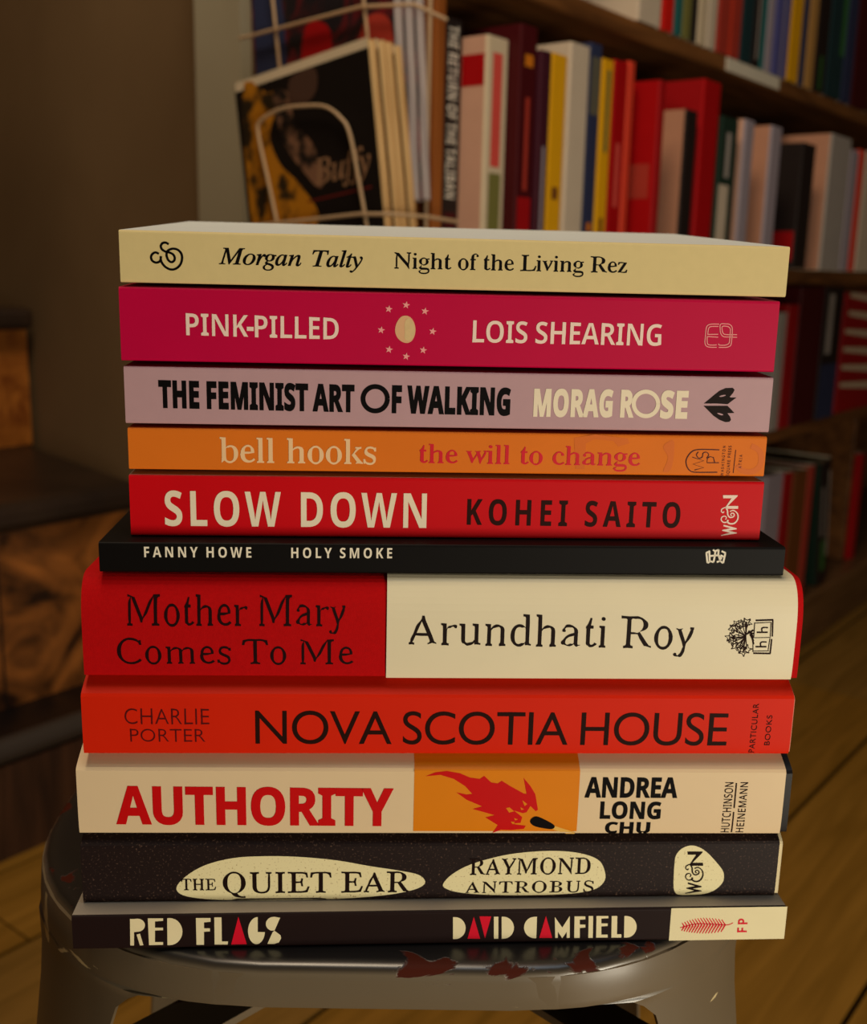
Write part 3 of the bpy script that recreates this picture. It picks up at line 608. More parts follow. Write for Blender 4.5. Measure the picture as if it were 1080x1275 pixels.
  't': [228,[[123,0,115,5,95,26,82,29,73,48,70,274,34,274,63,274,63,293,54,284,78,316,95,348,120,424,145,424,129,316,192,316,165,316,165,272,192,272,122,272,124,60,132,42,147,35,157,37,173,46,192,72,190,69,224,50,208,31,180,12,153,1]]],
  'u': [375,[[131,4,108,22,84,31,74,48,68,85,67,267,62,277,52,284,38,286,15,281,41,279,41,313,30,313,123,310,117,310,120,68,125,52,131,43,150,34,219,51,227,56,250,84,249,268,243,279,231,285,194,281,220,279,220,317,209,317,305,311,299,310,300,57,307,40,319,35,356,42,330,45,330,6,346,7,280,16,247,14,247,7,247,46,228,22,202,5,152,-6,138,-2]]],
  'y': [300,[[53,-118,37,-116,21,-108,13,-93,14,-79,31,-64,46,-63,55,-70,56,-85,62,-97,72,-101,83,-97,110,-62,123,-32,139,20,144,17,124,88,77,208,58,268,48,277,31,282,15,284,-4,280,34,280,34,306,14,305,69,288,88,287,143,300,124,302,124,278,158,280,143,280,134,286,121,288,109,284,105,273,170,102,230,267,239,280,234,285,221,280,207,280,225,280,225,313,222,313,280,312,277,311,277,280,298,281,279,284,271,280,267,240,242,173,225,142,182,82,173,47,165,-38,146,-86,128,-113,112,-124,98,-125,75,-117]]],
 },
 'medium': {
  '-': [134,[[-19,135,-19,225,153,225,153,135]]],
  'A': [463,[[8,7,69,169,133,359,177,471,286,471,330,359,395,169,456,7,358,10,325,119,232,120,138,119,105,10],[161,193,303,193,232,420]]],
  'D': [497,[[66,0,66,479,264,470,311,459,364,432,396,405,421,370,439,329,446,298,451,245,446,189,434,140,413,100,400,82,367,52,327,30,305,21,226,7],[155,78,241,81,285,94,299,101,321,119,338,142,350,171,358,204,360,242,358,280,351,313,339,341,322,363,302,381,277,393,233,402,155,402]]],
  'E': [376,[[66,0,68,249,66,480,331,474,331,402,155,402,155,285,316,285,316,213,155,213,155,78,331,78,331,6]]],
  'G': [486,[[262,-1,212,3,169,15,132,34,102,61,89,77,68,115,60,136,50,185,47,259,53,309,68,354,90,392,120,425,156,450,200,468,251,478,308,480,354,474,422,454,389,386,395,383,357,398,312,406,267,406,226,396,200,382,171,354,151,318,141,286,137,251,138,204,146,162,157,135,173,112,193,93,218,80,247,73,293,73,340,80,340,191,256,191,256,263,419,260,431,28,332,4]]],
  'H': [514,[[68,0,67,142,63,249,67,337,68,480,155,480,155,286,359,286,359,480,446,480,447,337,451,249,446,142,446,0,359,0,359,213,155,213,155,0]]],
  'I': [261,[[37,4,37,59,87,82,87,398,37,421,37,476,131,479,224,476,224,421,174,398,174,82,224,59,224,4,131,1]]],
  'K': [446,[[68,0,71,231,68,480,155,480,156,231,185,270,208,312,334,473,439,477,269,267,440,4,333,9,203,218,155,183,155,0]]],
  'L': [379,[[61,0,67,160,68,480,155,480,155,78,356,78,356,6,209,5]]],
  'N': [546,[[67,0,67,284,72,391,71,479,179,473,255,351,394,112,406,112,401,228,401,480,479,480,479,195,474,89,475,0,366,6,281,145,151,371,138,371,145,251,145,0]]],
  'O': [535,[[267,-1,214,4,168,17,130,38,100,66,76,101,60,142,50,189,46,241,50,293,60,340,76,381,100,415,130,443,168,464,214,477,268,481,321,477,367,464,405,443,435,415,458,380,475,339,485,293,488,240,485,188,475,142,458,100,435,66,404,38,367,17,321,4],[267,73,299,75,326,84,349,98,366,118,380,143,389,171,396,240,389,310,380,339,366,363,349,383,326,397,299,406,268,408,237,406,210,397,187,383,169,363,155,339,146,310,138,240,146,171,155,143,169,118,187,98,210,84,236,75]]],
  'P': [422,[[68,0,64,408,67,480,256,471,292,463,321,451,344,434,362,414,374,390,382,362,384,330,382,300,375,272,363,246,346,223,331,210,292,189,238,178,155,176,155,0],[155,248,206,248,235,252,260,261,280,276,292,299,296,327,290,360,273,384,260,392,228,401,155,402]]],
  'R': [443,[[68,0,64,408,67,480,245,471,284,464,329,446,351,429,373,396,384,353,383,313,373,282,355,255,327,230,293,211,437,3,333,8,222,190,155,190,155,0],[155,261,230,261,249,267,276,284,289,302,295,325,292,358,281,378,262,391,237,399,155,402]]],
  'S': [370,[[167,-1,96,6,35,27,34,113,82,90,119,78,156,72,193,72,222,80,240,96,250,116,249,143,243,156,227,173,113,234,74,267,57,291,48,314,43,342,46,379,53,404,66,426,84,445,107,460,133,471,164,478,208,480,243,477,286,467,330,451,298,384,302,382,230,405,195,408,168,404,152,397,136,380,129,359,130,339,139,321,155,307,265,249,307,215,323,193,333,166,336,133,334,104,325,78,312,56,282,28,255,14,223,4]]],
 },
 'bold': {
  'A': [463,[[0,0,169,482,293,482,463,0,354,0,319,114,144,114,109,0],[170,199,295,199,232,407]]],
  'B': [451,[[60,0,60,480,210,480,275,476,327,464,366,445,384,427,397,403,403,374,401,329,393,304,379,282,361,266,330,255,330,251,358,242,378,231,395,215,407,194,414,165,415,123,409,94,397,69,380,47,356,28,329,14,296,5,240,0],[162,289,241,290,278,300,290,311,298,332,298,357,292,373,279,384,253,393,162,396],[162,84,249,85,275,91,287,98,300,111,309,135,309,162,300,184,281,200,257,207,162,209]]],
  'D': [497,[[60,0,60,480,211,480,265,476,327,459,368,438,401,409,427,374,441,346,454,299,458,244,454,187,441,138,419,96,405,78,371,47,330,24,281,9,226,1],[162,84,240,86,270,94,295,106,316,123,332,146,343,173,350,205,353,242,350,279,344,311,333,338,318,359,298,375,275,387,232,396,162,396]]],
  'E': [376,[[60,0,60,480,336,480,336,396,162,396,162,291,324,291,324,208,162,208,162,84,336,84,336,0]]],
  'F': [369,[[60,0,60,480,335,480,335,396,161,396,161,273,323,273,323,189,161,189,161,0]]],
  'H': [514,[[60,0,60,480,162,480,162,291,352,291,352,480,453,480,453,0,352,0,352,207,162,207,162,0]]],
  'I': [261,[[21,0,21,58,80,85,80,395,21,422,21,480,240,480,240,422,181,395,181,85,240,58,240,0]]],
  'K': [446,[[60,0,60,480,162,480,162,260,197,310,332,480,445,480,277,267,446,0,330,0,205,202,162,171,162,0]]],
  'L': [379,[[60,0,60,480,162,480,162,84,357,84,357,0]]],
  'M': [633,[[60,0,60,480,199,480,312,113,435,480,573,480,573,0,478,0,478,239,483,375,480,375,357,0,263,0,148,376,145,376,151,242,151,0]]],
  'N': [546,[[60,0,60,480,189,480,397,120,394,480,486,480,486,0,357,0,148,363,145,363,151,251,151,0]]],
  'O': [535,[[267,-7,213,-2,166,11,126,32,95,61,70,97,53,140,42,188,39,241,42,294,53,342,70,384,95,420,126,448,166,470,213,483,268,487,323,483,369,470,408,448,440,420,465,384,482,341,492,294,496,240,492,187,482,139,465,97,440,61,408,32,369,11,322,-2],[267,79,298,81,323,89,344,103,361,122,373,146,382,173,389,240,382,308,373,336,361,359,344,378,323,392,298,400,268,402,238,400,212,392,191,378,175,359,162,336,153,308,146,240,153,173,162,146,175,122,191,103,212,89,238,81]]],
  'P': [422,[[60,0,60,480,236,479,276,474,324,457,349,440,368,418,381,392,389,363,392,330,389,299,382,270,369,243,358,226,335,205,294,183,239,172,162,171,162,0],[162,254,206,254,234,258,257,267,275,281,285,301,289,326,284,357,269,379,257,386,227,395,162,396]]],
  'R': [443,[[60,0,60,480,246,477,285,471,332,452,356,434,380,399,389,370,391,320,382,285,365,256,336,229,302,209,443,0,330,0,216,184,162,184,162,0],[162,267,229,269,254,276,272,288,283,304,288,325,286,356,276,373,259,385,236,393,162,396]]],
  'S': [370,[[167,-7,95,1,31,22,31,117,120,84,156,78,184,77,207,81,228,92,240,108,244,128,240,147,223,168,109,228,86,245,64,267,48,293,39,319,36,350,39,380,47,407,61,431,80,450,104,466,131,477,163,484,199,486,244,483,287,473,341,453,308,373,236,397,202,401,176,400,155,391,142,377,136,359,137,341,145,326,158,313,268,255,312,220,329,196,340,168,343,133,340,103,332,76,317,52,285,22,242,3,206,-4]]],
  'T': [389,[[144,0,144,395,13,395,13,480,375,480,375,395,245,395,245,0]]],
  'U': [508,[[252,-7,187,0,134,21,95,55,70,98,60,133,57,171,57,480,158,480,158,186,162,147,172,117,189,97,213,85,255,79,288,82,314,93,332,112,344,138,349,187,349,480,451,480,450,157,438,100,423,70,409,52,374,23,340,6,313,-1]]],
  'W': [649,[[122,0,0,480,100,480,166,195,185,92,207,211,277,480,373,480,445,201,465,92,488,218,549,480,649,480,527,0,412,0,345,258,324,364,302,251,238,0]]],
  'Y': [419,[[159,0,159,183,0,480,110,480,210,282,310,480,419,480,260,187,260,0]]],
 },
 'black': {
  'A': [463,[[-16,-11,161,493,301,493,479,-11,346,-11,311,103,153,103,118,-11],[185,210,280,210,222,401,232,383,241,401]]],
  'C': [428,[[254,-18,201,-13,154,0,114,23,82,54,58,91,41,136,31,185,28,257,35,310,49,357,70,400,99,435,136,464,179,484,228,495,273,497,310,494,347,485,418,458,377,355,334,374,295,387,264,391,239,388,217,381,199,369,184,352,166,317,155,256,159,188,165,160,175,136,196,110,225,94,250,90,278,89,327,97,397,119,397,11,326,-11]]],
  'D': [497,[[49,-11,49,491,211,491,266,487,331,469,360,455,386,438,419,405,445,365,457,334,467,283,469,244,465,186,451,134,428,90,414,71,377,38,334,14,284,-2,227,-10],[173,95,238,97,266,104,289,115,308,131,322,151,333,176,339,206,342,242,339,278,333,308,323,332,310,351,292,366,271,377,232,385,173,385]]],
  'E': [376,[[49,-11,49,491,347,491,347,385,173,385,173,302,335,302,335,197,173,197,173,95,347,95,347,-11]]],
  'G': [486,[[262,-18,209,-14,185,-8,142,8,105,33,74,67,51,108,36,156,28,240,32,296,45,346,67,390,96,427,134,457,179,480,231,493,299,497,357,491,403,479,446,463,404,360,352,382,296,391,250,386,210,367,181,336,161,293,155,238,159,186,167,159,178,136,192,117,210,103,232,94,258,89,292,90,328,95,322,94,322,174,231,174,231,280,444,280,444,13,356,-10]]],
  'H': [514,[[49,-11,49,491,173,491,173,302,341,302,341,491,464,491,464,-11,341,-11,341,196,173,196,173,-11]]],
  'I': [261,[[10,-11,10,65,69,92,69,388,10,415,10,491,251,491,251,415,192,388,192,92,251,65,251,-11]]],
  'L': [379,[[49,-11,49,491,173,491,173,95,368,95,368,-11]]],
  'N': [546,[[49,-11,49,491,195,491,403,131,387,131,387,128,383,236,383,491,497,491,497,-11,350,-11,141,352,157,352,157,355,162,243,162,-11]]],
  'O': [535,[[267,-18,211,-13,162,0,120,23,86,54,60,92,42,137,32,186,28,241,32,296,42,345,60,389,86,427,120,457,162,480,211,493,268,498,324,493,373,480,415,457,448,427,474,389,492,345,503,295,507,240,503,186,492,136,474,92,448,54,415,23,373,0,324,-13],[267,90,295,92,319,99,337,111,351,128,363,150,371,176,378,240,371,306,363,332,351,353,337,370,319,382,296,389,268,391,240,389,217,382,198,370,184,353,172,331,164,305,157,240,164,176,172,150,184,128,198,111,217,99,240,92]]],
  'R': [443,[[49,-11,49,491,247,488,306,476,338,462,364,442,390,403,399,372,402,319,392,280,373,249,348,224,313,202,318,204,464,-11,324,-11,210,173,173,173,173,-11],[173,278,235,282,264,296,273,309,277,326,277,347,268,366,255,375,234,382,173,385]]],
  'T': [389,[[133,-11,133,384,2,384,2,491,386,491,386,384,256,384,256,-11]]],
  'U': [508,[[252,-18,184,-11,129,11,87,48,59,95,49,131,46,170,46,491,169,491,169,186,173,149,182,122,196,106,225,93,255,90,285,93,308,102,327,125,335,151,338,187,338,491,462,491,461,156,456,119,449,96,432,64,418,45,379,13,330,-8,301,-14]]],
  'Y': [419,[[148,-11,148,181,-18,491,117,491,211,303,210,306,208,303,303,491,438,491,271,184,271,-11]]],
 },
 'heavy': {
  'A': [463,[[-30,-21,154,503,308,503,493,-21,338,-21,303,93,160,93,125,-21],[198,220,277,220,266,220,270,209,212,398,232,361,251,398]]],
  'E': [376,[[39,-21,39,501,357,501,357,375,179,375,183,375,183,379,183,308,183,312,180,312,345,312,345,187,180,187,183,187,183,190,183,102,183,105,179,105,357,105,357,-21]]],
  'F': [369,[[39,-21,39,501,356,501,356,375,178,375,182,375,182,379,182,290,182,294,179,294,344,294,344,168,179,168,182,168,182,172,182,-21]]],
  'G': [486,[[262,-28,208,-23,183,-18,137,-1,98,26,66,61,42,104,27,153,18,240,22,297,36,349,58,395,89,434,128,466,175,489,229,503,289,507,349,502,406,489,459,468,409,347,361,368,310,380,261,378,223,364,194,337,174,299,165,250,169,188,186,141,204,120,221,108,259,99,326,105,312,101,312,168,312,164,315,164,221,164,221,290,454,290,454,6,358,-20]]],
  'H': [514,[[39,-21,39,501,183,501,183,310,179,312,335,312,331,310,331,501,474,501,474,-21,331,-21,331,188,335,186,179,186,183,188,183,-21]]],
  'I': [261,[[0,-21,0,71,59,98,59,381,0,408,0,501,261,501,261,408,202,381,202,98,261,71,261,-21]]],
  'K': [446,[[39,-21,39,501,183,501,183,278,175,304,147,275,180,322,322,501,486,500,303,266,484,-21,319,-21,197,176,199,172,203,175,183,160,183,-21]]],
  'L': [379,[[39,-21,39,501,183,501,183,102,183,105,180,105,378,105,378,-21]]],
  'M': [633,[[39,-21,39,501,214,501,328,134,299,134,419,501,594,501,594,-21,457,-21,457,239,461,356,495,354,372,-21,248,-21,132,355,168,355,166,374,172,243,172,-21]]],
  'N': [546,[[39,-21,39,501,201,501,409,141,377,141,377,127,373,236,373,501,507,501,507,-21,344,-21,136,342,168,342,167,356,172,243,172,-21]]],
  'O': [535,[[267,-28,209,-23,158,-9,114,15,79,48,51,87,33,134,22,185,18,241,22,297,33,348,51,394,79,434,114,465,158,489,209,503,268,508,326,503,377,489,421,465,456,433,483,394,502,348,513,296,517,240,513,184,502,133,483,87,456,47,421,15,377,-9,326,-23],[267,100,294,102,314,108,330,119,343,134,361,178,368,240,361,303,343,348,331,362,315,372,294,379,268,381,242,379,221,372,205,362,192,347,173,303,167,240,173,178,192,134,205,119,221,108,242,102]]],
  'R': [443,[[39,-21,39,501,248,498,309,486,343,470,382,437,399,407,409,374,412,318,401,276,381,243,354,216,317,193,333,200,330,206,483,-21,319,-21,205,163,180,163,183,166,183,-21],[183,288,233,291,257,303,264,313,268,327,267,345,260,359,250,366,232,372,177,375,183,375,183,378]]],
  'S': [370,[[167,-28,90,-20,55,-10,10,9,10,149,108,110,158,99,190,99,209,104,219,114,223,128,219,142,210,151,98,210,72,229,48,254,29,284,19,315,15,350,18,384,28,416,44,443,67,466,94,485,125,497,160,505,199,507,248,504,303,490,369,464,320,346,244,374,196,381,176,378,165,372,158,362,157,346,164,336,176,327,294,263,333,227,351,198,360,172,364,133,361,99,343,52,323,26,297,5,247,-17,209,-25]]],
  'T': [389,[[123,-21,123,377,125,374,-8,374,-8,501,396,501,396,374,264,374,266,377,266,-21]]],
  'W': [649,[[106,-21,-27,501,117,501,187,200,205,99,185,113,164,99,165,104,186,216,260,501,389,501,466,206,485,99,465,113,444,99,468,222,533,501,676,501,544,-21,395,-21,325,251,308,336,325,343,345,360,323,246,254,-21]]],
 },
 'gill': {
  'A': [667,[[360,680,295,680,3,2,99,5,184,203,331,204,478,204,568,5,664,2],[326,542,440,286,220,286]]],
  'B': [563,[[75,0,309,3,368,7,417,19,457,38,488,62,512,89,528,119,537,151,540,182,537,215,529,245,516,272,497,297,474,318,447,335,415,349,379,358,379,365,424,389,455,421,474,460,480,508,477,540,468,570,453,599,431,625,403,647,367,664,324,675,273,679,76,682,78,179],[170,597,294,595,320,589,342,580,358,568,371,553,379,536,385,499,382,473,375,450,364,431,348,415,327,403,302,394,272,389,170,387],[170,305,327,303,359,296,385,287,407,274,423,258,435,240,442,219,443,176,429,138,414,121,394,106,368,95,336,88,170,85]]],
  'C': [708,[[655,633,559,667,502,681,422,688,344,681,273,661,210,630,156,587,112,535,79,474,58,406,51,331,56,276,72,219,99,162,138,109,189,63,252,27,327,2,416,-6,490,-2,554,11,610,29,662,53,661,155,605,123,575,109,514,90,454,80,425,78,366,83,312,97,264,120,224,151,202,176,191,189,166,234,151,284,146,340,151,395,167,445,192,490,225,529,265,560,312,584,364,599,421,604,451,603,509,594,552,581,596,564,654,533]]],
  'E': [500,[[462,679,75,682,78,197,75,0,471,3,471,85,170,85,170,303,452,303,452,385,170,385,170,597,462,597]]],
  'H': [729,[[650,682,558,682,558,382,170,382,170,682,78,682,78,0,170,0,170,300,558,300,558,0,650,0]]],
  'I': [250,[[171,682,79,682,79,0,171,0]]],
  'K': [656,[[281,359,580,681,461,679,170,367,170,682,78,682,78,0,170,0,170,341,521,3,653,1]]],
  'L': [490,[[169,682,77,682,74,0,480,3,480,85,169,85]]],
  'N': [781,[[703,682,617,682,616,148,147,682,77,682,77,0,163,0,164,531,628,0,703,0]]],
  'O': [823,[[48,341,54,273,73,209,104,151,145,99,197,55,259,22,330,1,409,-6,491,1,563,22,626,56,678,99,720,151,750,210,769,274,775,341,768,410,750,475,719,534,677,585,624,628,562,660,491,681,411,688,332,681,262,660,200,628,147,585,105,533,74,474,55,410],[143,341,148,396,163,446,187,491,219,529,259,561,304,584,355,599,411,604,467,599,518,584,564,561,603,529,636,491,660,446,675,396,680,341,675,286,660,236,636,192,603,153,564,122,518,98,467,83,411,78,355,83,304,98,259,122,219,153,187,192,163,236,148,286]]],
  'P': [510,[[70,682,73,0,165,0,165,298,270,298,325,301,372,312,411,330,442,353,466,380,483,412,494,448,497,486,494,525,484,561,468,594,445,622,416,646,379,664,335,675,283,679],[165,597,314,594,340,587,360,577,376,563,388,546,401,509,400,465,393,443,383,425,368,409,350,396,306,382,165,380]]],
  'R': [604,[[78,682,80,0,172,0,172,299,235,298,253,294,293,272,315,253,368,189,488,4,602,1,538,87,437,244,400,287,354,325,384,339,425,371,454,412,463,436,470,491,466,532,455,569,436,602,411,629,379,650,341,666,298,676],[172,601,271,599,300,593,323,585,342,573,356,557,367,539,373,518,374,473,360,433,347,416,328,402,304,391,274,383,172,381]]],
  'S': [458,[[398,641,361,662,305,682,247,688,203,685,163,676,128,660,98,640,75,614,57,583,46,548,43,509,55,447,88,398,135,357,243,289,291,254,325,214,338,165,331,134,310,106,274,85,251,79,224,76,174,83,126,102,83,134,45,176,47,55,89,28,134,9,182,-3,235,-6,274,-3,310,7,342,24,370,45,392,72,409,103,420,138,423,176,411,247,378,301,331,344,175,441,141,477,128,522,137,556,160,583,195,600,239,606,276,602,315,590,357,568,398,534]]],
  'T': [604,[[587,679,302,682,17,679,17,597,256,597,256,0,348,0,348,597,587,597]]],
  'U': [708,[[645,682,553,682,553,262,544,199,531,164,509,134,464,102,400,83,347,78,284,86,247,101,198,137,171,175,161,209,157,252,156,682,64,682,64,258,70,194,88,139,115,94,151,57,193,29,241,9,292,-2,345,-6,416,-1,477,13,529,37,571,69,603,109,626,155,640,209,645,268]]],
  'V': [604,[[601,679,508,678,303,197,97,678,3,679,236,143,294,0,316,0,367,130]]],
 },
 'gilllight': {
  'A': [667,[[354,660,302,660,278,593,234,513,183,397,132,260,98,195,13,10,95,22,176,211,331,213,485,213,571,21,654,9,619,77,568,191,526,270,488,370,430,501,377,595],[326,565,456,277,205,277]]],
  'C': [708,[[649,624,556,658,500,671,422,678,346,672,277,652,215,621,163,579,120,529,89,470,69,404,62,331,67,278,83,222,109,168,146,116,195,72,256,36,329,12,416,4,489,8,551,20,606,39,657,62,656,146,609,115,579,100,517,80,455,70,425,68,364,73,308,88,259,111,216,143,194,169,182,183,156,230,140,282,135,340,141,397,157,449,183,496,195,510,217,536,259,569,308,593,362,608,421,614,451,612,511,604,570,586,600,572,648,543]]],
  'E': [500,[[462,670,251,670,145,680,75,682,77,628,88,520,88,449,78,341,88,251,89,197,88,144,77,54,75,0,237,12,471,12,471,76,159,76,159,312,452,312,452,376,159,376,159,606,462,606]]],
  'H': [729,[[639,682,569,682,569,373,159,373,159,682,89,682,88,449,80,341,88,233,89,0,159,0,159,309,569,309,569,0,639,0,640,233,648,341,640,449]]],
  'I': [250,[[160,682,90,682,90,0,160,0]]],
  'L': [490,[[158,682,88,682,87,162,76,54,74,0,145,2,251,12,480,12,480,76,158,76]]],
  'O': [823,[[59,341,65,276,83,213,113,156,153,106,203,64,263,32,332,11,409,4,489,11,559,32,620,64,670,107,711,157,740,214,758,276,764,341,758,408,739,471,710,528,669,578,619,619,558,651,489,671,411,678,334,671,265,651,205,619,155,577,114,527,84,470,65,408],[132,341,137,398,153,450,178,497,212,537,253,569,301,593,354,608,411,614,469,608,522,594,570,569,611,537,645,497,670,450,686,398,691,341,686,284,670,232,645,186,611,145,570,113,522,89,469,74,411,68,354,74,301,89,253,113,212,146,178,186,153,232,137,284]]],
  'P': [510,[[72,682,73,628,83,520,83,431,76,359,84,251,84,0,154,0,154,307,270,307,323,311,369,322,406,339,435,360,457,386,473,416,483,450,486,486,483,523,474,557,459,588,438,615,410,637,375,654,333,666,212,672,123,681],[154,606,316,604,343,597,366,585,384,570,398,552,411,511,411,463,403,439,391,418,375,401,355,387,333,378,307,372,154,371]]],
  'R': [604,[[83,682,82,628,90,538,91,467,80,323,90,215,91,0,161,0,161,308,236,307,277,294,299,280,348,232,376,195,492,17,593,6,530,82,446,214,411,260,373,298,335,326,379,347,417,378,444,417,452,440,459,491,455,530,445,565,428,595,404,621,374,641,338,657,297,667,146,680],[161,610,238,610,302,603,328,594,348,580,365,564,376,543,383,520,384,472,379,449,369,428,354,409,334,393,308,380,276,372,161,371]]],
  'T': [604,[[587,670,409,671,302,680,195,671,17,670,17,606,267,606,267,0,337,0,337,606,587,606]]],
 },
 'sans': {
  'A': [429,[[-6,-4,185,486,245,486,434,-4,363,-4,306,144,121,144,64,-4],[144,206,284,206,231,349,210,416,214,410,216,413,202,364]]],
  'C': [424,[[261,-11,209,-6,164,7,125,28,103,47,84,69,62,108,47,153,39,204,39,276,47,325,64,370,88,409,119,441,157,466,202,482,253,490,308,488,360,479,409,460,381,402,322,423,279,429,235,426,189,410,163,391,133,351,115,301,109,261,111,198,125,144,149,101,172,79,215,57,270,50,322,54,389,70,389,10,330,-6]]],
  'E': [373,[[61,-4,61,484,337,484,337,422,130,422,130,281,325,281,325,220,130,220,130,57,337,57,337,-4]]],
  'G': [489,[[271,-11,217,-6,171,6,130,28,107,46,88,68,64,107,44,168,37,240,41,294,54,343,75,386,104,422,140,451,183,473,233,486,289,490,357,485,402,474,438,460,412,400,359,419,311,428,266,428,211,417,181,401,144,366,120,319,111,282,108,240,113,187,126,140,143,111,165,87,193,68,227,56,269,50,326,52,375,60,375,195,269,195,269,257,443,257,443,15,361,-5]]],
  'H': [498,[[61,-4,61,484,130,484,130,281,367,281,367,484,436,484,436,-4,367,-4,367,220,130,220,130,-4]]],
  'I': [228,[[23,-4,23,38,79,51,79,428,23,441,23,484,204,484,204,441,148,428,148,51,204,38,204,-4]]],
  'M': [609,[[61,-4,61,484,157,484,305,91,302,91,453,484,548,484,548,-4,480,-4,480,321,485,416,489,416,329,-4,274,-4,116,416,121,416,124,338,125,-4]]],
  'N': [510,[[61,-4,61,484,137,484,393,87,389,87,385,186,385,484,449,484,449,-4,373,-4,116,394,120,394,124,304,125,-4]]],
  'O': [525,[[263,-11,210,-6,163,7,124,29,93,59,68,95,51,139,40,187,37,241,40,294,51,342,68,385,93,422,124,451,163,473,210,486,263,491,315,487,360,473,398,452,430,422,455,386,473,343,484,294,488,240,484,187,473,138,455,95,430,59,398,29,360,7,314,-6],[263,50,300,53,332,62,358,78,379,100,395,128,406,160,413,198,416,240,413,283,406,320,395,353,379,380,358,402,332,417,300,427,263,430,226,427,194,417,168,402,147,380,130,353,118,320,111,283,109,240,111,198,118,160,130,128,146,100,167,78,194,62,225,53]]],
  'P': [406,[[61,-4,61,484,236,481,274,474,306,462,342,436,359,413,370,386,375,355,375,319,369,290,358,262,347,245,325,223,296,205,273,195,215,184,130,183,130,-4],[130,242,220,245,256,255,281,270,293,284,301,302,306,336,302,366,295,383,284,396,261,411,229,421,130,424]]],
  'Q': [525,[[370,-118,278,-10,226,-9,178,2,150,13,113,38,93,59,75,82,51,139,40,187,37,259,43,311,56,357,75,398,102,432,137,459,178,479,227,489,281,490,330,483,360,473,398,452,430,422,455,386,473,343,486,277,487,219,479,158,467,122,442,74,420,47,393,25,351,4,467,-118],[263,50,300,53,332,62,358,78,379,100,395,128,406,160,413,198,416,240,413,283,406,320,395,353,379,380,358,402,332,417,300,427,263,430,226,427,194,417,168,402,147,380,130,353,118,320,111,283,109,240,111,198,118,160,130,128,146,100,167,78,194,62,225,53]]],
  'R': [418,[[61,-4,61,484,240,481,292,470,320,457,342,439,365,405,375,360,374,316,365,284,345,254,319,232,282,213,415,-4,335,-4,219,194,130,194,130,-4],[130,253,224,255,257,262,280,275,299,302,305,330,302,371,291,393,272,408,233,420,130,423]]],
  'S': [369,[[166,-11,91,-5,30,14,30,80,70,65,122,53,169,50,215,55,240,65,263,86,272,115,269,148,258,168,236,186,120,236,87,257,69,273,54,292,41,325,36,364,39,392,48,417,62,439,81,457,112,475,140,484,182,490,258,485,299,474,331,462,309,402,266,418,230,426,192,429,154,425,132,415,114,396,106,371,107,347,115,325,136,304,173,284,264,246,294,227,312,211,329,186,337,164,341,128,338,97,322,57,304,35,281,17,237,-2,204,-8]]],
  'T': [373,[[152,-4,152,422,3,422,3,484,370,484,370,422,221,422,221,-4]]],
  'U': [491,[[243,-11,181,-4,131,17,93,52,68,97,59,132,56,171,56,484,125,484,125,169,127,142,137,107,155,81,182,62,217,52,246,50,276,52,312,63,338,83,355,111,364,144,366,169,366,484,434,484,433,157,422,99,408,68,395,49,360,19,328,3,302,-5]]],
  'W': [625,[[132,-4,3,484,74,484,157,157,172,80,169,77,166,80,168,93,184,169,276,484,344,484,440,166,456,92,458,79,455,77,452,79,467,157,550,484,621,484,491,-4,424,-4,318,357,310,387,310,405,313,406,297,334,199,-4]]],
 },
}


# ------------------------------------------------------------------ materials of the stack
PAPER = mat('raw_paper_edge', (222, 208, 180), 0.8, 0.2)
PAGES = two_tone('page_block_paper', (150, 132, 100), (226, 208, 170), 900, 0.35, 0.65, 0.9, 0.1, stretch=(0.02, 0.02, 1))
CREAM = mat('cream_card', (218, 197, 140), 0.6, 0.3, var=0.04, scale=300, bump=0.08)
COOLWHITE = mat('matt_white_card', (214, 218, 214), 0.55, 0.3, var=0.03)
MAGENTA = mat('magenta_card', (192, 0, 62), 0.55, 0.25, var=0.05)
LILAC = mat('lilac_card', (186, 148, 154), 0.5, 0.35, var=0.04, scale=200)
LILACTOP = mat('plum_card', (150, 60, 90), 0.5, 0.3)
ORANGE = mat('orange_card', (224, 116, 28), 0.55, 0.25, var=0.05)
ORANGE2 = mat('deep_orange_print', (216, 106, 25), 0.55, 0.4)
SCARLET = mat('scarlet_card', (204, 2, 16), 0.55, 0.25, var=0.05)
SOOT = mat('soot_black_card', (10, 7, 6), 0.55, 0.22)
CLOTH = mat('red_book_cloth', (184, 4, 8), 0.75, 0.2, var=0.12, scale=900, bump=0.3, bscale=5000)
IVORY = mat('ivory_jacket_paper', (230, 218, 186), 0.42, 0.4, var=0.03)
VERMILION = mat('vermilion_jacket_paper', (212, 34, 4), 0.55, 0.25, var=0.05)
BEIGE = mat('beige_jacket_paper', (224, 198, 160), 0.42, 0.4, var=0.03)
BROWNBLACK = mat('brown_black_print', (30, 16, 15), 0.55, 0.25)
SPECKLE = two_tone('speckled_dark_jacket', (30, 18, 17), (110, 84, 70), 1500, 0.60, 0.82, 0.55, 0.18, detail=2)
SPECKLE_LIGHT = two_tone('speckled_cream_print', (140, 104, 54), (232, 220, 172), 1500, 0.24, 0.38, 0.45, 0.35, detail=2)
INK = mat('black_ink', (10, 7, 8), 0.6, 0.15)
BROWNINK = mat('brown_ink', (36, 14, 8), 0.6, 0.15)
SOFTINK = mat('soft_dark_ink', (32, 22, 20), 0.6, 0.15)
REDINK = mat('red_ink', (200, 10, 14), 0.45, 0.35)
CARMINE = mat('carmine_ink', (214, 16, 44), 0.45, 0.35)
TITLECREAM = mat('cream_ink', (238, 222, 194), 0.5, 0.3)
PINKCREAM = mat('pink_cream_ink', (242, 216, 200), 0.5, 0.3)
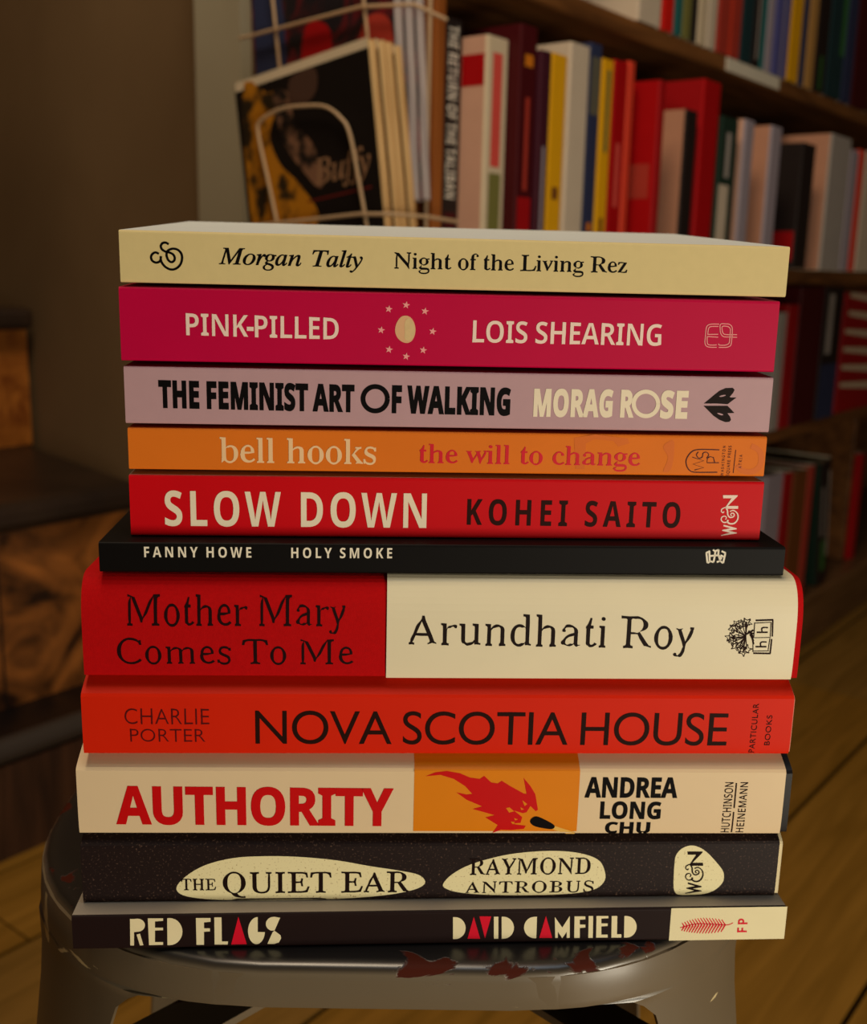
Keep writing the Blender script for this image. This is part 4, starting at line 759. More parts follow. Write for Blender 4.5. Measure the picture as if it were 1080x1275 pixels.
STARPINK = mat('pale_pink_ink', (244, 160, 156), 0.5, 0.3)
PALEORANGE = mat('pale_apricot_ink', (240, 200, 152), 0.5, 0.3)
REDPRINT = mat('warm_red_print', (212, 40, 30), 0.5, 0.3)
AMBER = mat('amber_print', (222, 128, 14), 0.45, 0.35)
MATCHWOOD = mat('straw_print', (230, 178, 84), 0.45, 0.35)
WHITEINK = mat('white_ink', (236, 226, 204), 0.5, 0.3)


SHOULDER = {'quiet': 0.17, 'authority': 0.18, 'nova': 0.20}
SPECS = [   # from the bottom up: key, distance, turn, photo corners TL TR BR BL, depth, wedge at foot, bulge, power
    ('flags', 0.296, 0.065, [(90.6, 1137), (978.7, 1128.7), (976, 1169.5), (89.4, 1182)], 0.150, 0, 0, 2.4),
    ('quiet', 0.3025, 0.060, [(101, 1042), (970, 1043), (967, 1113.5), (102, 1125)], 0.150, 0, 0.0060, 3.0),
    ('authority', 0.302, 0.045, [(95.5, 940), (978, 943), (975, 1040), (96.5, 1037.5)], 0.150, 0, 0.0090, 2.8),
    ('nova', 0.303, 0.053, [(100.5, 847), (988.5, 852), (985.5, 941), (103, 937.5)], 0.148, 0, 0.0085, 2.9),
    ('mary', 0.305, 0.053, [(100, 722), (993.5, 720), (990.5, 849), (102.5, 842)], 0.150, 0, 0.0090, 2.5),
    ('black', 0.309, 0.065, [(123, 680), (977, 683), (976.7, 718.8), (123.8, 711)], 0.140, 0, 0, 2.4),
    ('slow', 0.3165, 0.065, [(160.4, 590.8), (952.5, 600.8), (945, 676), (163, 663.8)], 0.126, 0.0, 0, 2.4),
    ('orange', 0.3175, 0.065, [(159, 531.7), (955, 545), (951.7, 595.4), (160.4, 582.5)], 0.126, None, 0, 2.4),
    ('lilac', 0.3185, 0.065, [(153.3, 454), (963.8, 472), (956.7, 541.7), (157, 524)], 0.126, None, 0, 2.4),
    ('pink', 0.319, 0.065, [(146.3, 357), (973, 375), (962.5, 464), (152.4, 448.5)], 0.126, None, 0, 2.4),
    ('top', 0.320, 0.065, [(147.5, 287), (983, 306), (980, 370), (150.4, 351.5)], 0.126, None, 0, 2.4),
]
BK = {}


def corners(sp):
    k, y, yaw, q = sp[:4]
    n = Vector((math.sin(yaw), -math.cos(yaw), 0))
    return [on_plane(p[0], p[1], (0, y, 0), n) for p in q]


_foot = [(corners(s)[2].z + corners(s)[3].z) / 2 for s in SPECS]
SEAT_Z = _foot[0]
_sb = 0.0
for i, sp in enumerate(SPECS):
    k, y, yaw, q, dep, sb, bl, pw = sp
    c = corners(sp)
    u = Vector((math.cos(yaw), math.sin(yaw), 0))
    xs = [p.dot(u) - Vector((0, y, 0)).dot(u) for p in c]
    z0 = _foot[i]
    z1 = (c[0].z + c[1].z) / 2
    st = 0.0
    wedge = k in ('slow', 'orange', 'lilac', 'pink', 'top')
    if i + 1 < len(SPECS):
        up = _foot[i + 1]
        if wedge:                       # loose paperbacks: a slit at the spine, touching towards the fore-edge
            z1 = min(z1, up - 0.0003)
            st = _sb + 0.008 + (up - z1 - 0.0002) / dep - 0.0004 / dep
        else:
            z1 = up - 0.0002
    else:
        st = _sb + 0.026
    BK[k] = Book(y, (xs[0] + xs[3]) / 2, (xs[1] + xs[2]) / 2, z0, z1, dep, _sb if wedge else 0.0, st, bl, pw, yaw, SHOULDER.get(k, 0.0))
    if wedge:
        _sb = _sb + 0.008


def book_root(b, label):
    return thing('book', label, 'book', b.o, b.yaw, None)


def page_block(b, root, inset_x, inset_t, y0, back):
    mb = MB()
    hw = b.w / 2 - inset_x
    D = b.d - back
    v = []
    for y, zb, zt in ((y0, b.sb * y0 + inset_t, b.h + b.st * y0 - inset_t), (D, b.sb * D + inset_t, b.h + b.st * D - inset_t)):
        for x in (-hw, hw):
            v += [(x, y, zb), (x, y, zt)]
    mb.add(v, [(0, 1, 3, 2), (4, 6, 7, 5), (0, 4, 5, 1), (2, 3, 7, 6), (0, 2, 6, 4), (1, 5, 7, 3)], PAGES)
    return mb.build('page_block', root)


def cover(b, root, spine, face, prints, edge=PAPER, name='cover', off=0.0, th=0.00035, xa=None, xb=None):
    mb = MB()
    b.shell(mb, -b.w / 2 if xa is None else xa, b.w / 2 if xb is None else xb, off, th, spine, face, edge)
    n = len(mb.F)
    mb.lastshell = n
    if prints:
        prints(mb)
    return mb.build(name, root, recalc=False)


def paperback(key, label, spine, face, prints):
    b = BK[key]
    r = book_root(b, label)
    cover(b, r, spine, face, prints)
    page_block(b, r, 0.0003, 0.0006, 0.0012, 0.0004)
    return r


def hardback(key, label, jacket, prints, case, case_right=0.0010, jacket_left=None, edge=PAPER, case_prints=None):
    """cloth or paper case with boards, a page block set in, and a dust jacket over the case"""
    b = BK[key]
    r = book_root(b, label)
    cover(b, r, case, case, case_prints, edge=case, name='case', off=0.0005, th=0.0022, xb=b.w / 2 + case_right)
    page_block(b, r, 0.0035, 0.0030, b.b + 0.0035, 0.004)
    cover(b, r, jacket, jacket, prints, edge=edge, name='dust_jacket', off=0.0, th=0.00030, xa=jacket_left)
    if jacket_left is not None:
        r.children[-1]['label'] = 'white half dust jacket with the author name'
    return r


def up_rot_wn(b, mb, m, N, A, Wp, wd):
    """house mark: N, a curling ampersand and W, reading upwards; three lists of photo points"""
    for pts in N:
        b.poly(mb, pts, m)
    for pts in A:
        b.line(mb, pts, wd, m, 6)
    for pts in Wp:
        b.poly(mb, pts, m)


def from_crop(x0, y0, kx, ky):
    return lambda pts: [(x0 + x * kx, y0 + y * ky) for x, y in pts]


# ---- 1 the white-labelled dark paperback at the foot of the stack
def flags_print(mb):
    b = BK['flags']
    b.strip(mb, 834.4, 978.0, CREAMPRINT)
    A = from_crop(155, 1130, 210 / 1080, 60 / 309)
    c = from_crop(555, 1125, 250 / 1080, 60 / 259)

    def arc(cx, cy, rx, ry, a0, a1, n=14):
        return [(cx + rx * math.cos(math.radians(a0 + (a1 - a0) * i / n)), cy - ry * math.sin(math.radians(a0 + (a1 - a0) * i / n))) for i in range(n + 1)]
    K = TITLECREAM2
    red = CARMINE
    P = lambda pts, m=K, f=A: b.poly(mb, f(pts), m)
    P([(36, 72), (62, 72)] + arc(84, 112, 48, 42, 90, -90)[0:15] + [(62, 156), (62, 242), (38, 242)])
    P([(78, 172), (100, 166), (122, 240), (100, 242)])
    P([(150, 68), (248, 68), (248, 84), (196, 88), (196, 128), (248, 128), (248, 144), (196, 146), (196, 220), (248, 220), (248, 238), (158, 240)])
    P([(274, 68), (290, 66)] + arc(290, 153, 82, 87, 90, -90) + [(276, 240)])
    P([(458, 66), (552, 66), (552, 90), (510, 94), (510, 132), (548, 132), (548, 152), (510, 154), (510, 238), (462, 238)])
    P([(576, 62), (622, 62), (624, 216), (664, 216), (662, 236), (578, 236)])
    P([(730, 58), (784, 234), (684, 236)], red)
    P([(854, 60), (854, 156), (900, 156)] + arc(846, 150, 54, 84, -5, -180)[1:] + arc(854, 150, 62, 90, 180, 95))
    P([(998, 64), (962, 146)] + arc(958, 104, 52, 46, 250, 40)[0:13])
    P([(962, 148), (1000, 176), (1004, 196), (990, 222), (960, 232), (916, 232), (950, 156)])
    P = lambda pts, m=K: b.poly(mb, c(pts), m)
    P([(40, 72), (52, 72)] + arc(52, 131, 56, 59, 90, -90) + [(40, 190)])
    P([(152, 70), (186, 188), (118, 188)], red)
    P([(182, 68), (246, 68), (212, 186)], red)
    P([(260, 70), (284, 70), (284, 188), (260, 188)])
    P([(302, 70), (312, 70)] + arc(312, 129, 56, 59, 90, -90) + [(302, 188)])
    P([(492, 70), (480, 70)] + arc(480, 128, 58, 58, 90, 270) + [(488, 186)])
    P([(540, 66), (574, 184), (504, 184)], red)
    P([(588, 72), (628, 128), (668, 66), (668, 184), (652, 184), (652, 150), (628, 186), (604, 150), (604, 184), (590, 184)])
    P([(694, 68), (752, 68), (752, 84), (722, 86), (722, 112), (752, 112), (752, 128), (722, 130), (722, 184), (692, 184)])
    P([(770, 66), (794, 66), (792, 184), (768, 184)])
    P([(812, 66), (876, 66), (876, 78), (838, 80), (838, 106), (872, 106), (872, 120), (838, 122), (838, 166), (872, 166), (872, 182), (810, 182)])
    P([(894, 66), (924, 66), (922, 164), (946, 164), (946, 182), (892, 182)])
    P([(962, 66), (974, 66)] + arc(974, 124, 54, 58, 90, -90) + [(960, 182)])
    # fern
    f = from_crop(835, 1130, 110 / 1080, 45 / 442)
    b.line(mb, f([(120, 245), (300, 200), (480, 200), (690, 210), (765, 184)]), 1.1, CARMINE, 5)
    for i in range(15):
        t = i / 14
        x = 170 + 500 * t
        y = 228 - 26 * math.sin(min(1, t * 1.6) * 1.57) + 8 * t
        l = 26 + 92 * math.sin(math.pi * min(1, 0.12 + 0.62 * t))
        b.line(mb, f([(x, y), (x - l * 0.45, y - l * 0.70)]), 1.9, CARMINE, 0, 1.0)
        b.line(mb, f([(x, y), (x - l * 0.55, y + l * 0.92)]), 2.1, CARMINE, 0, 1.1)
    b.text_up(mb, 'bold', 'FP', 918, 930, 1160.5, 1143.5, CARMINE, track=0.10)


CREAMPRINT = mat('cream_print', (230, 218, 176), 0.5, 0.3)
TITLECREAM2 = mat('parchment_ink', (232, 218, 176), 0.5, 0.3)
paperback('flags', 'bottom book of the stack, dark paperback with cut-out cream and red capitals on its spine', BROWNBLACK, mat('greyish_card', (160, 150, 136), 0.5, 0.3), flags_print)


# ---- 2 the speckled dark hardback
def quiet_print(mb):
    b = BK['quiet']
    f = from_crop(210, 1055, 330 / 1080, 75 / 245)
    b.poly(mb, f([(32, 165), (70, 118), (150, 72), (260, 44), (380, 36), (520, 38), (680, 52), (820, 76), (950, 96), (1020, 112), (1046, 138),
                  (1030, 160), (980, 178), (880, 196), (720, 210), (500, 218), (280, 218), (150, 212), (60, 196)]), SPECKLE_LIGHT, 4, 0.00006)
    b.text(mb, 'serif', 'THE', 226, 269.6, 1094, 1108.5, None, BROWNINK2, lift=0.00016)
    b.text(mb, 'serif', 'QUIET EAR', 278, 511, 1086, 1112.5, 1111, BROWNINK2, track=0.0, space=0.17, lift=0.00016)
    f = from_crop(540, 1050, 230 / 1080, 75 / 352)
    b.poly(mb, f([(56, 238), (110, 180), (220, 122), (400, 72), (560, 50), (720, 44), (860, 58), (960, 94), (998, 150), (1002, 215),
                  (950, 266), (850, 290), (700, 302), (500, 306), (300, 302), (150, 288), (75, 266)]), SPECKLE_LIGHT, 4, 0.00006)
    b.text(mb, 'serif', 'RAYMOND', 584.5, 735, 1068.8, 1089.4, 1088, BROWNINK2, lift=0.00016)
    b.text(mb, 'serif', 'ANTROBUS', 579.5, 739, 1097.5, 1112.2, 1111, BROWNINK2, track=0.03, lift=0.00016)
    f = from_crop(830, 1045, 85 / 1080, 75 / 953)
    b.poly(mb, f([(118, 560), (128, 400), (150, 260), (240, 150), (380, 98), (520, 125), (660, 220), (790, 360), (890, 490), (912, 600), (880, 700),
                  (760, 810), (600, 870), (400, 888), (200, 884), (130, 820), (114, 700)]), SPECKLE_LIGHT, 4, 0.00006)
    wn_mark(b, mb, f, BROWNINK2, (300, 580, 190, 865), 0.00016)


BROWNINK2 = mat('umber_ink', (28, 14, 11), 0.6, 0.15)


def wn_mark(b, mb, f, m, box, lift=0.0001):
    """upward-reading W & N in the box x0, x1, ytop, ybottom of crop coordinates"""
    x0, x1, y0, y1 = box
    g = lambda pts: f([(x0 + x * (x1 - x0), y0 + y * (y1 - y0)) for x, y in pts])
    b.poly(mb, g([(.12, .00), (.98, .00), (.96, .03), (.40, .265), (1.0, .265), (1.0, .335), (.28, .335), (.24, .31), (.62, .075), (.14, .075)]), m, lift=lift)
    k = 0.0
    b.line(mb, g([(.26, .30), (.06, .34), (.03, .40), (.12, .43), (.18, .40)]), 1.3, m, 5, lift=lift)
    b.line(mb, g([(.28, .30), (.38, .38), (.40, .48), (.52, .545), (.70, .535), (.78, .49), (.72, .445), (.60, .45), (.57, .49), (.65, .50)]), 1.9, m, 5, 1.1, lift=lift)
    b.line(mb, g([(.52, .40), (.72, .375), (.92, .43), (1.0, .52), (.94, .62), (.76, .695), (.52, .70), (.38, .655), (.42, .61)]), 1.2, m, 5, 2.2, lift=lift)
    b.line(mb, g([(.38, .66), (.16, .67), (.02, .61), (.06, .54), (.22, .515), (.32, .55), (.26, .60)]), 1.5, m, 5, 1.1, lift=lift)
    b.poly(mb, g([(.16, .725), (.92, .815), (.92, .84), (.42, .875), (.92, .92), (.92, .94), (.02, 1.0), (.0, .985), (.52, .925), (.06, .875), (.08, .855), (.56, .815), (.14, .765)]), m, lift=lift)


CASECREAM = mat('cream_board', (216, 200, 160), 0.6, 0.3)
hardback('quiet', 'second book from the bottom, speckled dark brown hardback with cream pebble shapes on its spine', SPECKLE, quiet_print, CASECREAM, 0.0012)


# ---- 3 the beige hardback with the burning match
def authority_print(mb):
    b = BK['authority']
    b.strip(mb, 515.6, 721, AMBER, 0.0, 1.0)
    f = from_crop(510, 950, 220 / 1080, 95 / 466)
    b.poly(mb, f([(98, 80), (160, 56), (230, 48), (310, 62), (370, 88), (430, 96), (458, 78), (500, 118), (540, 124), (565, 108), (620, 142), (700, 186),
                  (716, 188), (698, 90), (740, 140), (770, 190), (786, 285), (772, 294), (740, 262), (716, 300), (694, 306), (640, 290),
                  (690, 330), (680, 366), (620, 372), (712, 384), (700, 404), (620, 412), (560, 410), (508, 432), (540, 380), (464, 332), (520, 318),
                  (386, 280), (444, 264), (350, 224), (286, 178), (350, 192), (384, 188), (340, 140), (270, 96), (190, 72)]), REDINK, lift=0.00010)
    for pts in ([(590, 274), (612, 270), (640, 294), (610, 302)], [(690, 226), (720, 250), (704, 262)], [(678, 268), (700, 282), (684, 286)],
                [(640, 336), (664, 344), (646, 350)], [(620, 358), (646, 360), (632, 374)]):
        b.poly(mb, f(pts), AMBER, lift=0.00014)
    b.poly(mb, f([(884, 384), (1018, 428), (1012, 440), (962, 440), (872, 404)]), MATCHWOOD, lift=0.00012)
    b.poly(mb, f([(738, 358), (752, 334), (780, 326), (830, 346), (886, 380), (876, 404), (820, 400), (760, 384)]), INK, 4, lift=0.00016)
    b.text(mb, 'black', 'AUTHORITY', 145, 489.8, 978.5, 1026.5, 1029, REDINK, track=-0.01)
    b.text(mb, 'black', 'ANDREA', 728, 843.5, 967.5, 993, 993.5, INK, track=-0.01)
    b.text(mb, 'black', 'LONG', 747, 822.5, 997.8, 1019.5, 1020, INK)
    b.text(mb, 'black', 'CHU', 753.5, 809.5, 1023.5, 1038.5, 1038.8, INK)
    b.text_up(mb, 'sans', 'HUTCHINSON', 898, 908.3, 1037, 974, BROWNINK, track=0.02)
    b.text_up(mb, 'sans', 'HEINEMANN', 916.8, 926.2, 1037, 974, BROWNINK, track=0.02)
    b.line(mb, [(917.4, 975), (914.5, 1006)], 1.6, BROWNINK, 0)
    b.line(mb, [(914.0, 1011), (911.6, 1037)], 1.6, BROWNINK, 0)


BLACKCASE = mat('black_book_board', (22, 20, 22), 0.35, 0.5)
hardback('authority', 'third book from the bottom, beige hardback with red capitals and a burning match', BEIGE, authority_print, BLACKCASE, 0.0022)


# ---- 4 the vermilion hardback
def nova_print(mb):
    b = BK['nova']
    b.text(mb, 'gilllight', 'CHARLIE', 155.8, 261, 882, 901.5, 902, SOFTRED, track=0.02)
    b.text(mb, 'gilllight', 'PORTER', 162.5, 256, 907.5, 923.5, 923.8, SOFTRED, track=0.02)
    b.text(mb, 'gill', 'NOVA SCOTIA HOUSE', 318.5, 904.6, 884.8, 926, 928.5, BROWNINK, track=-0.02, space=0.20)
    b.text_up(mb, 'gill', 'PARTICULAR', 932.8, 939.8, 937.5, 876, BROWNINK, track=0.05)
    b.text_up(mb, 'gill', 'BOOKS', 952, 958.6, 928, 890.5, BROWNINK, track=0.05)


SOFTRED = mat('maroon_ink', (86, 14, 16), 0.5, 0.3)
hardback('nova', 'fourth book from the bottom, plain vermilion hardback with large dark capitals', VERMILION, nova_print, mat('pale_red_board', (206, 120, 100), 0.5, 0.3), 0.0004)


# ---- 5 the thick red cloth hardback in its half jacket
def mary_cloth(mb):
    b = BK['mary']
    b.text(mb, 'light', 'Mother Mary', 156, 431.7, 741.7, 780, 781, CLOTHINK, track=-0.03, space=0.15, lift=-0.00042)
    b.text(mb, 'light', 'Comes To Me', 146, 440.5, 795.5, 827.5, 828.5, CLOTHINK, track=-0.02, space=0.15, lift=-0.00042)


CLOTHINK = mat('blackened_red_ink', (30, 5, 8), 0.6, 0.2)


def mary_jacket(mb):
    b = BK['mary']
    b.text(mb, 'light', 'Arundhati Roy', 506.7, 864.5, 762.5, 803, 808.5, SOFTINK, track=-0.03, space=0.16)
    f = from_crop(895, 760, 80 / 1080, 65 / 878)
    D = BROWNINK
    # open book
    for seg, w in (([(628, 170), (925, 160)], 2.0), ([(915, 165), (905, 440)], 1.7), ([(895, 480), (870, 725)], 1.7), ([(585, 720), (875, 725)], 2.0),
                   ([(610, 205), (595, 440), (580, 470), (580, 700)], 1.0), ([(610, 215), (885, 200)], 0.9), ([(885, 200), (870, 440)], 0.9),
                   ([(600, 460), (880, 455)], 0.9), ([(865, 470), (835, 670)], 0.9), ([(590, 685), (850, 680)], 0.9)):
        b.line(mb, f(seg), w, D, 0)
    for dx, dy in ((0, 0), (-22, 242)):
        b.line(mb, f([(645 + dx, 368 + dy), (828 + dx, 368 + dy)]), 1.9, D, 0)
        b.line(mb, f([(735 + dx, 365 + dy), (728 + dx, 310 + dy), (760 + dx, 288 + dy), (832 + dx, 290 + dy)]), 1.6, D, 4)
    # leafy tree lying on its side
    rnd = random.Random(5)
    for k in range(15):
        a = math.radians(75 + 210 * k / 14 + rnd.uniform(-8, 8))
        rr = rnd.choice((150, 205, 235))
        cx, cy = 430 + rr * 0.98 * math.cos(a), 445 - rr * 1.05 * math.sin(a)
        n = 10
        ro = rnd.uniform(0, 6.28)
        pts = [(cx + rnd.uniform(60, 80) * (1.25 if j % 2 else 0.6) * math.cos(ro + 2 * math.pi * j / n), cy + rnd.uniform(55, 72) * (1.25 if j % 2 else 0.6) * math.sin(ro + 2 * math.pi * j / n)) for j in range(n)]
        b.line(mb, f(pts), 0.8, D, 3, closed=True)
        b.line(mb, f([(460, 445), (cx, cy)]), 1.0, D, 0)
    for k in range(5):
        b.line(mb, f([(470 + 20 * k, 400 - 30 * (k % 3)), (590, 330 + 60 * k)]), 2.0, D, 0)


_b = BK['mary']
_split = _b.loc(481.8, 780)[0]
hardback('mary', 'thickest book, red cloth hardback whose white half jacket leaves its left end bare', IVORY, mary_jacket, CLOTH, 0.0019, jacket_left=_split, case_prints=mary_cloth)


# ---- 6 the thin black paperback
def black_print(mb):
    b = BK['black']
    b.text(mb, 'bold', 'FANNY HOWE', 179.8, 313.2, 680.6, 693.6, 694.2, WHITEINK, track=0.15, space=0.26, lift=0.00012)
    b.text(mb, 'bold', 'HOLY SMOKE', 362.8, 488.4, 681.8, 694.6, 695.0, WHITEINK, track=0.15, space=0.26, lift=0.00012)
    f = from_crop(865, 675, 50 / 1080, 35 / 756)
    for seg in ([(310, 290), (420, 240)], [(320, 290), (350, 560)], [(350, 560), (430, 510), (510, 540)], [(400, 260), (410, 520)], [(430, 370), (660, 350)],
                [(500, 200), (560, 260), (540, 400), (510, 540)], [(650, 200), (640, 330), (700, 520)], [(560, 240), (650, 205)], [(600, 535), (690, 500), (770, 565)],
                [(730, 240), (840, 295)], [(830, 295), (770, 560)], [(700, 350), (800, 400)], [(660, 360), (720, 420), (680, 510)]):
        b.line(mb, f(seg), 2.3, WHITEINK, 0)


paperback('black', 'thin wide black paperback with small white capitals, lying under the scarlet one', SOOT, SOOT, black_print)


# ---- 7 scarlet paperback
def slow_print(mb):
    b = BK['slow']
    b.text(mb, 'bold', 'SLOW DOWN', 205.8, 531, 611, 654.5, 657.3, TITLECREAM, track=0.06, space=0.24)
    b.text(mb, 'bold', 'KOHEI SAITO', 581.5, 846.3, 621.3, 653.3, 657.3, BROWNINK3, track=0.13, space=0.28)
    f = from_crop(885, 605, 45 / 820, 70 / 1275)
    wn_mark(b, mb, f, PINKCREAM, (235, 625, 210, 1130))


BROWNINK3 = mat('dark_cocoa_ink', (44, 14, 9), 0.6, 0.15)
paperback('slow', 'scarlet paperback with wide cream title capitals, below the thin orange book', SCARLET, mat('greyed_white_card', (196, 176, 160), 0.5, 0.3), slow_print)


# ---- 8 orange paperback
def orange_print(mb):
    b = BK['orange']
    f = from_crop(845, 545, 115 / 1080, 55 / 517)
    b.line(mb, f([(850, 95), (945, 150), (970, 250), (940, 350), (850, 400), (750, 385), (690, 320)]), 7, ORANGE2, 5, lift=0.00005)
    b.poly(mb, [(826, 556), (838, 548), (840, 560), (836, 584), (826, 587), (832, 570)], ORANGE2, 4, 0.00005)
    b.poly(mb, [(715, 545), (742, 541), (782, 546), (784, 552), (770, 556), (764, 549), (740, 547), (730, 552), (728, 584), (717, 584)], ORANGE2, 0, 0.00005)
    b.text(mb, 'serif', 'bell hooks', 273.3, 468.3, 544.2, 575.8, 578.3, PALEORANGE, track=-0.03, space=0.17, ref='b')
    b.text(mb, 'serif', 'the will to change', 521.7, 797.2, 552.5, 576.6, 580.5, CARMINE2, track=-0.03, space=0.17, ref='b')
    d = MAROONINK
    b.line(mb, f([(480, 142), (240, 138), (150, 170), (95, 250), (95, 320), (130, 380), (200, 404), (455, 404)]), 1.3, d, 5)
    b.line(mb, f([(165, 228), (298, 270), (170, 310), (298, 352), (190, 378)]), 1.1, d, 0)
    b.line(mb, f([(235, 165), (212, 200), (240, 240), (280, 225), (290, 180), (330, 170), (355, 200), (330, 240)]), 1.1, d, 5)
    b.line(mb, f([(475, 293), (335, 293), (340, 240), (370, 222), (410, 230), (425, 290)]), 1.1, d, 0)
    b.text_up(mb, 'sans', 'WASHINGTON', 897.6, 901.0, 592.5, 555.3, d, track=0.18)
    b.text_up(mb, 'sans', 'SQUARE PRESS', 904.6, 908.2, 592.8, 555.0, d, track=0.08)
    b.line(mb, f([(672, 142), (642, 412)]), 0.8, d, 0)
    b.text_up(mb, 'sans', 'ATRIA', 919.8, 923.4, 583.2, 566.3, d, track=0.18)


CARMINE2 = mat('pinkish_red_ink', (212, 30, 48), 0.5, 0.3)
MAROONINK = mat('dark_maroon_ink', (70, 12, 12), 0.5, 0.3)
paperback('orange', 'thin orange paperback with lower-case apricot and red lettering on its spine', ORANGE, ORANGE, orange_print)


# ---- 9 lilac paperback
def lilac_print(mb):
    b = BK['lilac']
    b.text(mb, 'heavy', 'THE FEMINIST ART', 198.3, 441.5, 473.2, 508, 513.5, INK, track=0.012, space=0.17)
    b.line(mb, [(467.5 + 15.2 * math.cos(a), 496.5 + 15.2 * math.sin(a)) for a in [2 * math.pi * i / 40 for i in range(40)]], 6.0, INK, 0, closed=True)
    b.text(mb, 'heavy', 'F WALKING', 488, 635.3, 479.5, 514.5, 517.8, INK, track=0.012, space=0.17)
    b.text(mb, 'heavy', 'MORAG R', 664, 789, 483.8, 518.8, 520, TITLECREAM, track=0.012, space=0.17)
    b.line(mb, [(804.5 + 15.2 * math.cos(a), 502.8 + 15.2 * math.sin(a)) for a in [2 * math.pi * i / 40 for i in range(40)]], 5.2, TITLECREAM, 0, closed=True)
    b.text(mb, 'heavy', 'SE', 821.5, 855.5, 486, 521, 521.5, TITLECREAM, track=0.012)
    f = from_crop(865, 475, 60 / 1080, 55 / 990)
    b.poly(mb, f([(215, 494), (400, 340), (560, 210), (700, 148), (860, 142), (900, 185), (870, 250), (790, 345), (820, 360), (940, 360), (740, 510), (500, 494)]), SOFTINK)
    b.poly(mb, f([(205, 545), (740, 545), (800, 600), (895, 705), (740, 712), (800, 790), (820, 860), (780, 905), (690, 910), (560, 860), (430, 770), (310, 650)]), SOFTINK)
    b.poly(mb, f([(550, 335), (620, 306), (690, 300), (690, 318), (610, 342)]), LILAC, 3, 0.00014)
    b.poly(mb, f([(508, 708), (560, 708), (640, 736), (620, 756), (560, 744)]), LILAC, 3, 0.00014)


paperback('lilac', 'dusty lilac paperback with heavy condensed black title and a ring-shaped letter', LILAC, LILACTOP, lilac_print)


# ---- 10 magenta paperback
def pink_print(mb):
    b = BK['pink']
    b.text(mb, 'medium', 'PINK-PILLED', 231.9, 421.8, 389.8, 417.3, 423, PINKCREAM, track=-0.02)
    b.text(mb, 'medium', 'LOIS SHEARING', 588.3, 823.3, 398.8, 426.3, 430.8, PINKCREAM, track=-0.02, space=0.16)
    f = from_crop(465, 370, 85 / 1080, 85 / 1080)
    b.poly(mb, f([(345, 530), (365, 420), (430, 320), (510, 292), (590, 320), (645, 400), (668, 510), (650, 620), (600, 700), (520, 725), (430, 690), (370, 620)]), EGG, 4, 0.00006)
    b.poly(mb, f([(500, 560), (500, 400), (560, 330), (630, 400), (656, 510), (638, 620), (580, 690), (500, 660)]), EGG2, 4, 0.0001)
    for cx, cy in ((245, 188), (520, 125), (818, 222), (125, 520), (940, 542), (250, 828), (520, 938), (790, 838)):
        pts = []
        for k in range(10):
            r = 62 if k % 2 == 0 else 26
            a = math.radians(-80 + 36 * k)
            pts.append((cx + r * math.cos(a), cy + r * math.sin(a)))
        b.poly(mb, f(pts), STARPINK)
    f = from_crop(865, 395, 65 / 1080, 45 / 748)
    for pts in ([(510, 142), (350, 142), (270, 170), (240, 240), (225, 400), (215, 520), (240, 590), (310, 618), (460, 622)],
                [(495, 190), (360, 190), (300, 215), (280, 290), (275, 350)], [(265, 355), (490, 352)], [(490, 412), (260, 398)],
                [(262, 400), (262, 510), (280, 560), (340, 575), (460, 572)],
                [(500, 622), (660, 622), (740, 590), (762, 530), (775, 400), (782, 300), (775, 200), (720, 145), (650, 138), (540, 142), (530, 250), (545, 340), (600, 400), (720, 408), (880, 414)],
                [(500, 545), (515, 575), (640, 575), (710, 540), (725, 480), (740, 300), (735, 230), (680, 190), (575, 190), (575, 280), (600, 340), (660, 358), (880, 360)]):
        b.line(mb, f(pts), 1.0, STARPINK, 4)


EGG = mat('peach_print', (224, 174, 130), 0.5, 0.3)
EGG2 = mat('straw_yellow_print', (218, 188, 136), 0.5, 0.3, var=0.12, scale=500)
paperback('pink', 'magenta paperback with a ring of small stars on its spine, second from the top', MAGENTA, MAGENTA, pink_print)


# ---- 11 cream paperback on top
def top_print(mb):
    b = BK['top']
    b.text(mb, 'italic', 'Morgan Talty', 272.6, 452, 308.3, 329, 333.5, INK, track=-0.01, space=0.22)
    b.text(mb, 'serif', 'Night of the Living Rez', 490.5, 781.3, 314.0, 334.5, 340.3, INK, track=-0.03, space=0.16)
    f = from_crop(180, 295, 60 / 1080, 50 / 900)
    b.line(mb, f([(545, 165), (480, 130), (410, 140), (370, 200), (390, 270), (460, 325), (560, 350), (640, 390), (680, 460), (670, 530), (610, 565),
                  (545, 530), (505, 450), (500, 370), (540, 300), (640, 265), (750, 290), (830, 380), (845, 500), (800, 630), (700, 715), (590, 730),
                  (480, 680), (400, 590), (370, 510), (372, 430)]), 2.9, INK, 5)
    b.line(mb, f([(325, 380), (260, 350), (190, 375), (150, 450), (175, 530), (250, 575), (330, 560), (368, 510)]), 2.9, INK, 5)


paperback('top', 'cream paperback with a black serif title lying on top of the stack', CREAM, COOLWHITE, top_print)


